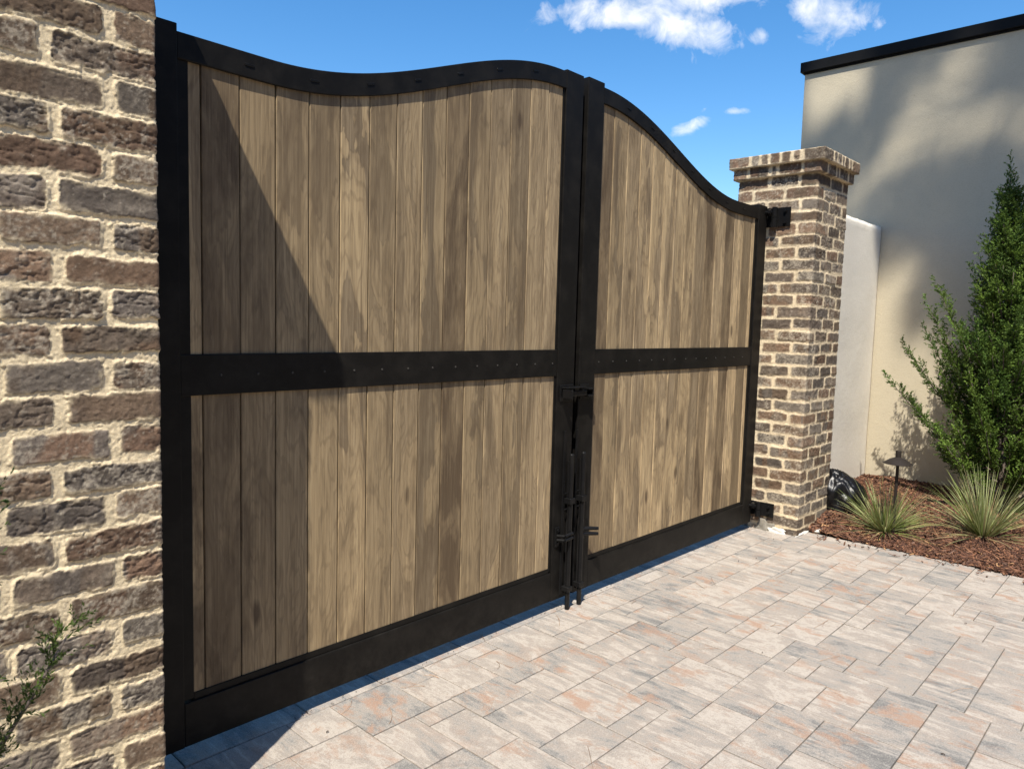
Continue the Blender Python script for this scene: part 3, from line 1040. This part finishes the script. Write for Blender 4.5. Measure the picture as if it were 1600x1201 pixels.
def juniper(root, base, branches, seed, leafL=0.013, leafW=0.0026, sec_step=0.03, sec_len=(0.09, 0.20), tw=9, lv=8, trunk=None, xmax=None, tint=1.0):
    """branches: list of point arrays (k,3). Builds the crown (one mesh) and the trunk with limbs (one mesh)."""
    rng = np.random.default_rng(seed)
    bm = bmesh.new()
    if trunk is not None:
        tube_bm(bm, trunk[0], trunk[1], 8)
    LP = []; LD = []; LL = []; LC = []
    for B in branches:
        B = np.array(B)
        seg = np.linalg.norm(np.diff(B, axis=0), axis=1)
        cum = np.concatenate([[0], np.cumsum(seg)])
        tot = cum[-1]
        tube_bm(bm, [tuple(p) for p in B], list(np.linspace(0.008, 0.0018, len(B)) * (0.5 + min(tot, 1.0))), 5)
        hue = rng.random()
        basecol = (np.array([0.040, 0.082, 0.016]) * (1 - hue) + np.array([0.118, 0.185, 0.032]) * hue) * tint
        def at(t):
            x = np.interp(t * tot, cum, B[:, 0]); y = np.interp(t * tot, cum, B[:, 1]); z = np.interp(t * tot, cum, B[:, 2])
            return np.array([x, y, z])
        ns = max(4, int(tot / sec_step))
        for k in range(ns):
            t = 0.22 + 0.78 * (k + rng.random()) / ns
            t = min(t, 1.0)
            p = at(t)
            d = nrm(at(min(t + .05, 1.02)) - at(t - .06))
            side = nrm(np.cross(d, rng.normal(size=3)))
            sl = rng.uniform(*sec_len) * (1.15 - 0.65 * t)
            sd = nrm(d * rng.uniform(0.6, 1.1) + side * rng.uniform(0.3, 0.75) + np.array([0, 0, 0.35]))
            if t > 0.97:
                sd = d; sl = sec_len[1] * 0.8
            # twigs on the secondary
            nt = max(3, int(tw * sl / sec_len[1] + 2))
            tt = (np.arange(nt) + rng.random(nt)) / nt
            tp = p + sd * (tt * sl)[:, None] + np.array([0, 0, 1.0]) * (0.12 * sl * tt ** 2)[:, None]
            td = nrm(sd * 0.9 + nrm(rng.normal(size=(nt, 3))) * 0.75)
            tl = rng.uniform(0.025, 0.06, nt) * (1.2 - 0.6 * tt)
            if xmax is not None:
                ok = tp[:, 0] + td[:, 0] * tl < xmax
                tp = tp[ok]; td = td[ok]; tl = tl[ok]; nt = len(tp)
                if nt == 0:
                    continue
            la = (np.arange(lv)[None, :] + rng.random((nt, lv))) / lv
            lp = tp[:, None] + td[:, None] * (la * tl[:, None])[..., None]
            ld = nrm(td[:, None] * 0.9 + nrm(rng.normal(size=(nt, lv, 3))) * 0.7)
            LP.append(lp.reshape(-1, 3)); LD.append(ld.reshape(-1, 3))
            LL.append(leafL * rng.uniform(0.6, 1.25, nt * lv))
            v = rng.uniform(0.55, 1.35) * (0.75 + 0.5 * rng.random(nt * lv))
            yel = np.array([0.016, 0.015, 0.0]) * rng.random() * tint
            LC.append((basecol + yel)[None] * v[:, None])
    P = np.concatenate(LP); D = np.concatenate(LD); L = np.concatenate(LL); C = np.concatenate(LC)
    if xmax is not None:
        ok = P[:, 0] + D[:, 0] * L < xmax
        P, D, L, C = P[ok], D[ok], L[ok], C[ok]
    V, F, CC = kite_leaves(P, D, L, L * (leafW / leafL), C, rng)
    np_mesh('crown', V, F, M_LEAF, root, False, col=np.clip(CC, 0.004, 0.4))
    from_bm('trunk', bm, M_BARK, root, True)

def juniper_tree():
    rng = np.random.default_rng(42)
    bx_, by_ = 6.22, 0.93
    H0, H1 = 0.05, 2.46
    root = thing('juniper_tree', 'tall dark green pyramidal juniper tree against the cream wall', 'tree', None, (bx_, by_, H0))
    br = []
    tp = []
    for i in range(9):
        t = i / 8
        tp.append((bx_ + 0.03 * math.sin(3 * t) - 0.03 * t, by_ + 0.14 * t + 0.02 * math.sin(5 * t), H0 + (H1 - H0 - 0.12) * t))
    def axis(t):
        t = min(max(t, 0), 1)
        a = t * 8
        i = min(int(a), 7)
        f = a - i
        return np.array(tp[i]) * (1 - f) + np.array(tp[i + 1]) * f
    n = 235
    for i in range(n):
        t = 0.02 + 0.95 * (i / n) ** 1.05
        az = i * 2.39996 + rng.uniform(-.3, .3)
        R = 0.60 * (1 - t) ** 0.95 + 0.04
        if t < 0.15:
            R *= 0.75 + 1.6 * t
        ln = R * rng.uniform(0.62, 1.2)
        el = rng.uniform(0.55, 0.95) + 0.35 * t
        p = axis(t)
        pts = [p]
        steps = 6
        d = np.array([math.cos(az) * math.cos(el * .7), math.sin(az) * math.cos(el * .7), math.sin(el * .7)])
        for k in range(steps):
            d = nrm(d + np.array([0, 0, 0.13]) + rng.normal(size=3) * 0.07)
            p = p + d * ln * 1.15 / steps
            p[0] = min(p[0], XB - 0.05)
            pts.append(p.copy())
        br.append(pts)
    # the long low plume reaching towards the gate and two raised leaders
    for tip, st in (((6.16, 1.70, 0.93), 0.14), ((6.22, 1.62, 1.18), 0.22), ((6.24, 1.50, 1.30), 0.26), ((6.25, 1.46, 1.66), 0.40), ((6.25, 1.50, 1.50), 0.33), ((6.2, 1.52, 0.72), 0.1)):
        p = axis(st); tip = np.array(tip)
        br.append([p + (tip - p) * q + np.array([0, 0, -0.10 * math.sin(PI * q)]) for q in np.linspace(0, 1, 7)])
    br.append([axis(0.7), axis(0.85), axis(1.0), axis(1.0) + np.array([0.0, 0.01, 0.13])])
    juniper(root, (bx_, by_), br, 8, leafL=0.014, leafW=0.0034, sec_step=0.025, sec_len=(0.07, 0.17), tw=11, lv=12,
            trunk=(tp, list(np.linspace(0.035, 0.004, 9))), xmax=XB - 0.01, tint=1.2)
juniper_tree()

def near_juniper():
    root = thing('juniper_shrub', 'dark green juniper sprig reaching in front of the close brick pillar at lower left', 'shrub', None, (0.02, 1.18, 0.02))
    rng = np.random.default_rng(4)
    br = []
    b0 = np.array([0.02, 1.18, 0.35])
    tips = [((0.325, 1.20, 0.856), -0.02), ((0.222, 1.19, 1.078), 0.05), ((0.215, 1.22, 0.70), -0.03),
            ((0.10, 1.10, 1.16), 0), ((-0.10, 1.15, 1.25), 0), ((-0.25, 1.05, 1.0), 0), ((-0.2, 1.35, 0.9), 0), ((0.05, 1.38, 1.0), 0), ((-0.05, 0.98, 0.95), 0), ((0.0, 1.2, 1.4), 0)]
    for (tip, bow) in tips:
        tip = np.array(tip)
        st = b0 + np.array([0, 0, rng.uniform(-0.1, 0.25)])
        br.append([st + (tip - st) * q + np.array([0.0, 0, -0.07 * math.sin(PI * q)]) for q in np.linspace(0, 1, 7)])
    juniper(root, None, br, 5, leafL=0.009, leafW=0.0014, sec_step=0.016, sec_len=(0.015, 0.04), tw=5, lv=18,
            trunk=([(0.02, 1.18, 0.0), (0.02, 1.18, 0.4), (0.0, 1.19, 0.8), (0.0, 1.2, 1.3)], [0.02, 0.016, 0.01, 0.004]), tint=0.5)
near_juniper()

def tuft(label, base, n, L0, spread, seed, az_bias=None, group='spiky variegated grass tufts', pale=0.5):
    rng = np.random.default_rng(seed)
    V = []; F = []; C = []
    K = 9
    for i in range(n):
        az = rng.random() * 2 * PI
        inner = rng.random()
        lean = 0.10 + spread * inner ** 0.8 + rng.normal() * 0.06
        L = L0 * (0.55 + 0.6 * rng.random()) * (1.0 if inner < 0.85 else 1.05)
        droop = (0.15 + 0.75 * inner ** 2) * rng.uniform(0.3, 1.2)
        low = rng.random() < 0.15
        if low:
            lean = rng.uniform(1.2, 1.45); droop = 0.35
        r0 = 0.045 * math.sqrt(rng.random())
        p = np.array([base[0] + r0 * math.cos(az), base[1] + r0 * math.sin(az), base[2] - 0.01])
        w = rng.uniform(0.0016, 0.0032)
        s = np.array([-math.sin(az), math.cos(az), 0])
        tw = rng.normal() * 0.5
        dry = rng.random() < (0.55 if low else 0.10)
        c0 = np.array([0.30, 0.34, 0.115]) * rng.uniform(0.7, 1.25)
        if rng.random() < pale:
            c0 = np.array([0.50, 0.50, 0.27]) * rng.uniform(0.75, 1.2)
        if dry:
            c0 = np.array([0.46, 0.36, 0.19]) * rng.uniform(0.7, 1.1)
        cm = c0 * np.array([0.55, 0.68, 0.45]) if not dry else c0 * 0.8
        b0 = len(V)
        a = lean
        for k in range(K):
            t = k / (K - 1)
            ww = w * (1 - t ** 2.2) + 0.0003
            d = np.array([math.cos(az) * math.sin(a), math.sin(az) * math.sin(a), math.cos(a)])
            nn = np.cross(d, s)
            sd = s * math.cos(tw) + nn * math.sin(tw)
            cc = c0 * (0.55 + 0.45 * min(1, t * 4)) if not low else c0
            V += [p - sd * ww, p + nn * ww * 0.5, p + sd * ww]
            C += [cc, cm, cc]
            p = p + d * L / (K - 1)
            a += droop / (K - 1) * (0.4 + 1.2 * t)
        for k in range(K - 1):
            q = b0 + 3 * k
            F += [(q, q + 1, q + 4, q + 3), (q + 1, q + 2, q + 5, q + 4)]
    o = np_mesh('grass_tuft', np.array(V), np.array(F), M_BLADE, None, True, col=np.array(C))
    return tag(o, label, 'grass', group)

tuft('spiky grass tuft growing round the path light, beside the black bag', (5.16, 1.42, bed_z(5.16, 1.42)), 430, 0.335, 0.95, 3)
tuft('pale spiky grass tuft in front of the juniper, nearest the right edge', (5.47, 0.92, bed_z(5.47, 0.92)), 380, 0.43, 0.72, 5, pale=0.7)
tuft('pale grass blades poking up at the foot of the close brick pillar', (0.20, 1.20, 0.02), 70, 0.60, 0.16, 9, pale=0.8)

# ------------------------------------------------------------------ path light
def path_light():
    x, y = 5.12, 1.36
    z0 = bed_z(x, y)
    root = thing('path_light', 'small bronze path light with a conical hat on a thin stake', 'lamp', None, (x, y, z0))
    prof = [(0.0, 0.575), (0.0155, 0.575), (0.017, 0.572), (0.017, 0.532), (0.024, 0.528), (0.050, 0.516), (0.086, 0.492), (0.0865, 0.489), (0.082, 0.489), (0.03, 0.505), (0.0, 0.508)]
    bm = bmesh.new()
    n = 36
    rings = []
    zs = z0 - 0.02
    for r, z in prof:
        if r == 0:
            rings.append([bm.verts.new((x, y, zs + z))])
        else:
            rings.append([bm.verts.new((x + r * math.cos(2 * PI * k / n), y + r * math.sin(2 * PI * k / n), zs + z)) for k in range(n)])
    for a, b in zip(rings[:-1], rings[1:]):
        for k in range(n):
            k2 = (k + 1) % n
            if len(a) == 1:
                bm.faces.new((a[0], b[k], b[k2]))
            elif len(b) == 1:
                bm.faces.new((a[k], b[0], a[k2]))
            else:
                bm.faces.new((a[k], b[k], b[k2], a[k2]))
    bmesh.ops.recalc_face_normals(bm, faces=bm.faces)
    o = from_bm('lamp_shade', bm, M_BRONZE, root, False)
    bm = bmesh.new()
    bm_cyl(bm, (x, y, z0 - 0.05), (x, y, zs + 0.507), 0.0095, n=14)
    from_bm('stake', bm, M_BRONZE, root)
path_light()

# ------------------------------------------------------------------ crumpled plastic bag
def bag():
    bm = bmesh.new()
    bmesh.ops.create_icosphere(bm, subdivisions=5, radius=1.0)
    for v in bm.verts:
        p = v.co.copy()
        r1 = 1 - abs(mnoise.noise(p * 1.7 + Vector((3, 1, 2)))) * 1.2
        r2 = 1 - abs(mnoise.noise(Vector((p.x * 4.5, p.y * 4.5, p.z * 2.0)) + Vector((9, 4, 1)))) * 1.6
        r3 = 1 - abs(mnoise.noise(p * 9.0))
        s = 0.80 + 0.17 * r1 + 0.13 * r2 + 0.04 * r3
        q = p * s
        # squashed base and a gathered neck
        if q.z < -0.55:
            q.z = -0.55 + (q.z + 0.55) * 0.2
        t = max(0, q.z - 0.35)
        q.x *= 1 - 0.75 * min(t, 1); q.y *= 1 - 0.75 * min(t, 1)
        if q.z > 0.6:
            q.z = 0.6 + (q.z - 0.6) * 0.75
        v.co = Vector((5.375 + q.x * 0.170 - 0.05 * max(0, q.z), 1.79 + q.y * 0.165 + 0.03 * max(0, q.z), 0.03 + (q.z + 0.58) * 0.225))
    o = from_bm('plastic_bag', bm, M_BAG, None, True)
    tag(o, 'crumpled shiny black plastic bag on the mulch against the far pillar', 'bag')
bag()

# ------------------------------------------------------------------ mortar left at the foot of the far pillar
def lump(name, mat, cx, cy, rx, ry, rz, seed, z=0.0, sub=4):
    bm = bmesh.new()
    bmesh.ops.create_icosphere(bm, subdivisions=sub, radius=1.0)
    for v in bm.verts:
        p = v.co
        s = 1 + 0.45 * mnoise.noise(p * 1.8 + Vector((seed, 0, 0))) + 0.22 * mnoise.noise(p * 5 + Vector((seed, 3, 0)))
        v.co = Vector((cx + p.x * s * rx, cy + p.y * s * ry, z + max(-0.3, p.z * s) * rz))
    return from_bm(name, bm, mat, None, True)
tag(lump('mortar_spill', M_SPILL, 4.682, 1.945, 0.020, 0.060, 0.034, 2), 'white mortar spilled on the pavers under the lower far hinge', 'mortar')
tag(lump('mortar_patch', M_GREYMORTAR, 4.70, 2.030, 0.022, 0.070, 0.075, 5), 'grey mortar lump bulging from the foot of the far pillar below the hinge', 'mortar')
tag(lump('mortar_skirt', M_SPILL, 4.80, 1.815, 0.11, 0.013, 0.012, 8), 'thin white mortar smear along the front foot of the far pillar', 'mortar')
cr = [(4.905, 1.742, 0.022), (4.945, 1.725, 0.016), (4.87, 1.75, 0.017), (4.93, 1.765, 0.014)]
for i, (x, y, r) in enumerate(cr):
    tag(lump('mortar_crumb', M_SPILL, x, y, r, r, r * 0.8, 20 + i, 0.012, 3), 'white mortar crumb on the mulch edge right of the far pillar', 'mortar', 'white mortar crumbs by the far pillar')

# ------------------------------------------------------------------ dry pine needles and specks on the pavers
def needles():
    rng = np.random.default_rng(12)
    V = []; F = []; C = []
    def strand(p, az, L, bend, w, c, lift):
        b0 = len(V)
        K = 6
        a = az
        q = np.array([p[0], p[1]])
        for k in range(K):
            t = k / (K - 1)
            d = np.array([math.cos(a), math.sin(a)])
            s = np.array([-d[1], d[0]])
            z = 0.0035 + lift * math.sin(PI * t)
            V.append((*(q - s * w), z)); V.append((*q, z + w * 1.3)); V.append((*(q + s * w), z))
            C.extend([c] * 3)
            q = q + d * L / (K - 1)
            a += bend / (K - 1)
        for k in range(K - 1):
            e = b0 + 3 * k
            F.extend([(e, e + 1, e + 4, e + 3), (e + 1, e + 2, e + 5, e + 4)])
    n = 0
    while n < 60:
        p = (rng.uniform(1.2, 4.85), rng.uniform(0.2, 2.2))
        az = rng.random() * 2 * PI
        c = np.array([0.30, 0.17, 0.09]) * rng.uniform(0.6, 1.3)
        L = rng.uniform(0.05, 0.14)
        strand(p, az, L, rng.normal() * 0.5, 0.0006, c, 0.004 * rng.random())
        if rng.random() < 0.6:
            strand(p, az + rng.normal() * 0.3, L * rng.uniform(0.6, 1), rng.normal() * 0.6, 0.0006, c, 0.004 * rng.random())
        n += 1
    for _ in range(10):
        p = (rng.uniform(1.2, 4.85), rng.uniform(0.2, 2.2))
        strand(p, rng.random() * 6, rng.uniform(0.006, 0.014), 0.3, 0.0022, np.array([0.05, 0.035, 0.025]), 0.002)
    for _ in range(45):
        p = (rng.uniform(1.2, 4.8), GY + rng.uniform(-0.012, 0.006))
        strand(p, rng.normal() * 0.6, rng.uniform(0.004, 0.014), 0.5, 0.0011, np.array([0.04, 0.03, 0.022]), 0.003)
    o = np_mesh('pine_needles', np.array(V), np.array(F), M_NEEDLE, None, False, col=np.array(C))
    tag(o, 'scattered dry brown pine needles and specks lying on the pavers', 'pine needles', None, 'stuff')
needles()

# ------------------------------------------------------------------ the pine that shades the building (stands behind the viewer)
def pine():
    rng = np.random.default_rng(77)
    target = Vector((XB, 1.95, 3.6))
    c = target - SUN * 17.5           # crown on the way to the sun
    bx_, by_ = c.x, c.y - 2.7
    root = thing('pine_tree', 'tall pine behind the viewer, its crown shading the cream wall', 'tree', None, (bx_, by_, 0))
    bm = bmesh.new()
    H = c.z + 3.4
    tube_bm(bm, [(bx_, by_, -0.1), (bx_ + .1, by_, H * .4), (bx_, by_ + .1, H * .75), (bx_, by_, H)], [0.32, 0.26, 0.18, 0.05], 10)
    P = []; D = []; L = []
    def clump(p, r, k):
        d = nrm(rng.normal(size=(k, 3)))
        P.append(np.tile(p, (k, 1)) + d * 0.05); D.append(d); L.append(r * rng.uniform(0.7, 1.1, k))
    # the boughs sit where the sun, shining past them, meets the wall
    sun = np.array(SUN)
    def gap(y, z, y0, z0, y1, z1, r):
        t = max(0.0, min(1.0, ((y - y0) * (y1 - y0) + (z - z0) * (z1 - z0)) / ((y1 - y0) ** 2 + (z1 - z0) ** 2)))
        return math.hypot(y - y0 - t * (y1 - y0), z - z0 - t * (z1 - z0)) < r * 0.70
    # openings between the boughs
    GAPS = [(2.40, 3.75, 2.36, 3.35, 0.30), (1.80, 3.30, 1.99, 2.85, 0.32), (1.52, 3.75, 1.70, 3.42, 0.27), (1.27, 3.30, 1.47, 2.82, 0.31),
            (0.98, 3.10, 1.10, 2.75, 0.26), (1.78, 1.95, 2.0, 1.60, 0.30), (2.74, 3.6, 2.74, 3.1, 0.20), (2.3, 2.55, 2.4, 2.2, 0.2)]
    made = 0
    spots = [(0.2 + 0.205 * i, 1.0 + 0.205 * j) for j in range(20) for i in range(15)]
    for y, z in spots:
        y += rng.uniform(-0.07, 0.07); z += rng.uniform(-0.07, 0.07)
        low = 1.95 - 0.75 * max(0.0, min(1.0, (2.25 - y) / 1.0)) + 0.18 * mnoise.noise(Vector((y * 3, 1.0, 2.0)))
        if z < low or any(gap(y, z, *q) for q in GAPS):
            continue
        p = np.array([XB, y, z]) - sun * rng.uniform(15.0, 19.0)
        clump(p, rng.uniform(0.17, 0.23), 110)
        if made % 4 == 0:
            st = np.array([bx_, by_, p[2] - 0.15])
            pts = [st + (p - st) * q + np.array([0, 0, 0.3 * q * (1 - q)]) for q in np.linspace(0, 1, 5)]
            tube_bm(bm, [tuple(v) for v in pts], [0.05, 0.04, 0.028, 0.018, 0.008], 5)
        made += 1
    for _ in range(120):       # the rest of the crown, away from the wall
        a_ = rng.uniform(-PI, -0.2)
        p = np.array([bx_ + 2.2 * rng.random() * math.cos(a_), by_ - 0.2 + 2.4 * rng.random() * math.sin(a_), c.z + rng.uniform(-1.0, 3.4)])
        clump(p, 0.36, 60)
    P = np.concatenate(P); D = np.concatenate(D); L = np.concatenate(L)
    C = np.array([0.022, 0.04, 0.014])[None] * rng.uniform(0.6, 1.3, len(P))[:, None]
    V, F, CC = kite_leaves(P, D, L, np.full(len(P), 0.014), C, rng)
    np_mesh('crown', V, F, M_LEAF, root, False, col=CC)
    from_bm('trunk', bm, M_BARK, root, True)
pine()

# ------------------------------------------------------------------ tree belt added unseen behind the viewer, to cut low sky light
def added_trees():
    rng = np.random.default_rng(5)
    P = []; D = []; L = []; C = []
    n = 15000
    u = rng.random(n)
    # an L shaped belt: along the west and the south
    west = u < 0.5
    t = rng.random(n)
    x = np.where(west, -13 - 4 * rng.random(n), -17 + 34 * t)
    y = np.where(west, -16 + 32 * t, -14 - 4 * rng.random(n))
    top = 8.2 + 2.2 * np.sin(x * 0.9 + y * 1.3) + 1.2 * np.sin(x * 2.3 - y * 1.9)
    z = top * rng.random(n) ** 0.9
    P = np.stack([x, y, z], 1)
    D = nrm(rng.normal(size=(n, 3)) + np.array([0, 0, 0.3]))
    L = rng.uniform(0.8, 1.5, n)
    C = np.array([0.030, 0.052, 0.018])[None] * rng.uniform(0.5, 1.5, n)[:, None]
    V, F, CC = kite_leaves(P, D, L, L * 0.30, C, rng)
    o = np_mesh('added_trees', V, F, M_LEAF, None, False, col=CC)
    tag(o, 'dark green tree belt added out of view behind the viewer to block sky light', 'added_trees', None, 'stuff')
added_trees()

# ------------------------------------------------------------------ sky, sun, camera
w = bpy.data.worlds.new('World')
scene.world = w
w.use_nodes = True
nt = w.node_tree
bg = nt.nodes['Background']
out = nt.nodes['World Output']
skyn = nt.nodes.new('ShaderNodeTexSky')
skyn.sky_type = 'NISHITA'
skyn.sun_disc = False
to_sun = -SUN
skyn.sun_elevation = math.asin(to_sun.z)
skyn.sun_rotation = math.atan2(to_sun.x, to_sun.y)
skyn.altitude = 0
skyn.air_density = 1.0
skyn.dust_density = 0.3
skyn.ozone_density = 2.0
def wn(t, **kw):
    nd = nt.nodes.new(t)
    for k, v in kw.items():
        setattr(nd, k, v)
    return nd
def wm(op, a, b=0.0):
    nd = wn('ShaderNodeMath', operation=op)
    for i, v in enumerate((a, b)):
        if isinstance(v, (int, float)):
            nd.inputs[i].default_value = v
        else:
            nt.links.new(v, nd.inputs[i])
    return nd.outputs[0]
tc = wn('ShaderNodeTexCoord')
dirv = tc.outputs['Generated']
def direction(az, el):
    az, el = math.radians(az), math.radians(el)
    return Vector((math.sin(az) * math.cos(el), math.cos(az) * math.cos(el), math.sin(el)))
mask = None
# (azimuth, elevation, half width, half height, tilt, weight) in degrees
for az, el, hw_, hh_, tl, wt in ((54.8, 22.2, 6.0, 1.35, 0.0, 1.0), (59.3, 20.9, 3.8, 1.6, -0.35, 1.0), (61.5, 23.2, 5.0, 1.6, 0.1, 1.0), (69.0, 21.2, 2.5, 1.7, -0.4, 0.95),
                                 (64.3, 20.2, 0.75, 0.65, 0, 0.75), (69.2, 19.2, 1.2, 0.6, 0.4, 0.35), (72.2, 20.2, 1.0, 0.7, 0.3, 0.4),
                                 (59.5, 14.6, 1.9, 0.55, 0.35, 0.62), (60.4, 15.6, 0.9, 0.3, 0.1, 0.5), (62.9, 15.45, 1.5, 0.32, 0.05, 0.62),
                                 (88, 24, 4, 1.5, 0.2, 0.6), (15, 30, 9, 2.5, 0.2, 0.7), (100, 40, 10, 3, 0, 0.8), (-60, 35, 10, 3, 0, 0.8), (200, 45, 14, 4, 0.3, 0.7)):
    c = direction(az, el)
    e = Vector((c.y, -c.x, 0)).normalized()
    n_ = e.cross(c).normalized()
    if n_.z < 0:
        n_ = -n_
    ct, st = math.cos(tl), math.sin(tl)
    ax = (e * ct + n_ * st) / math.radians(hw_)
    ay = (n_ * ct - e * st) / math.radians(hh_)
    vs = wn('ShaderNodeVectorMath', operation='SUBTRACT')
    nt.links.new(dirv, vs.inputs[0]); vs.inputs[1].default_value = c
    terms = []
    for a in (ax, ay):
        dp = wn('ShaderNodeVectorMath', operation='DOT_PRODUCT')
        nt.links.new(vs.outputs[0], dp.inputs[0]); dp.inputs[1].default_value = a
        terms.append(wm('MULTIPLY', dp.outputs['Value'], dp.outputs['Value']))
    r2 = wm('ADD', terms[0], terms[1])
    m = wm('MULTIPLY', wm('EXPONENT', wm('MULTIPLY', r2, -1.0)), wt)
    mask = m if mask is None else wm('MAXIMUM', mask, m)
def wnoise(scale, detail, rough, dist=0.0):
    nd = wn('ShaderNodeTexNoise')
    nt.links.new(dirv, nd.inputs['Vector'])
    nd.inputs['Scale'].default_value = scale
    nd.inputs['Detail'].default_value = detail
    nd.inputs['Roughness'].default_value = rough
    nd.inputs['Distortion'].default_value = dist
    return nd.outputs['Fac']
n1 = wnoise(26, 7, 0.62, 0.5)
cv = wm('ADD', wm('MULTIPLY', mask, 0.95), wm('MULTIPLY', wm('SUBTRACT', n1, 0.5), 1.7))
rmp = wn('ShaderNodeValToRGB')
rmp.color_ramp.elements[0].position = 0.36
rmp.color_ramp.elements[1].position = 0.98
nt.links.new(cv, rmp.inputs[0])
gate_ = wm('MINIMUM', wm('MULTIPLY', mask, 3.0), 1.0)
cov = wm('MULTIPLY', wm('MULTIPLY', rmp.outputs['Color'], gate_), 0.9)
shade = wn('ShaderNodeValToRGB')
shade.color_ramp.elements[0].position = 0.35
shade.color_ramp.elements[0].color = (4.6, 4.9, 5.3, 1)
shade.color_ramp.elements[1].position = 0.62
shade.color_ramp.elements[1].color = (6.3, 6.3, 6.35, 1)
nt.links.new(wnoise(40, 5, 0.6), shade.inputs[0])
hs = wn('ShaderNodeHueSaturation')
hs.inputs['Saturation'].default_value = 1.33
hs.inputs['Value'].default_value = 1.0
nt.links.new(skyn.outputs[0], hs.inputs['Color'])
mx = wn('ShaderNodeMix', data_type='RGBA')
nt.links.new(cov, mx.inputs[0])
nt.links.new(hs.outputs[0], mx.inputs[6])
nt.links.new(shade.outputs[0], mx.inputs[7])
nt.links.new(mx.outputs[2], bg.inputs['Color'])
bg.inputs['Strength'].default_value = 0.138

sd = bpy.data.lights.new('sun', 'SUN')
sd.energy = 5.0
sd.angle = math.radians(0.53)
sd.color = (1.0, 0.94, 0.83)
so = bpy.data.objects.new('sun', sd)
so.rotation_euler = SUN.to_track_quat('-Z', 'Y').to_euler()
so.location = (-5, -5, 12)
link(so)

cam = bpy.data.cameras.new('camera')
cam.sensor_fit = 'HORIZONTAL'
cam.sensor_width = 36.0
cam.lens = 36.0 * 1142.13 / 1600
cam.clip_start = 0.05
cam.clip_end = 3000
cam.dof.use_dof = True
cam.dof.focus_distance = 3.0
cam.dof.aperture_fstop = 14.0
co = bpy.data.objects.new('camera', cam)
rt = Vector((0.6846445, -0.7283798, 0.02692169)); up = Vector((0.04303118, 0.07726362, 0.99608165)); fw = Vector((0.72760581, 0.68080335, -0.08424116))
M = Matrix(((rt.x, up.x, -fw.x, 0), (rt.y, up.y, -fw.y, 0), (rt.z, up.z, -fw.z, 1.33861), (0, 0, 0, 1)))
co.matrix_world = M
link(co)
scene.camera = co

scene.view_settings.view_transform = 'Standard'
scene.view_settings.look = 'None'
scene.view_settings.exposure = 0.55
scene.view_settings.gamma = 1.0
scene.view_settings.use_curve_mapping = False
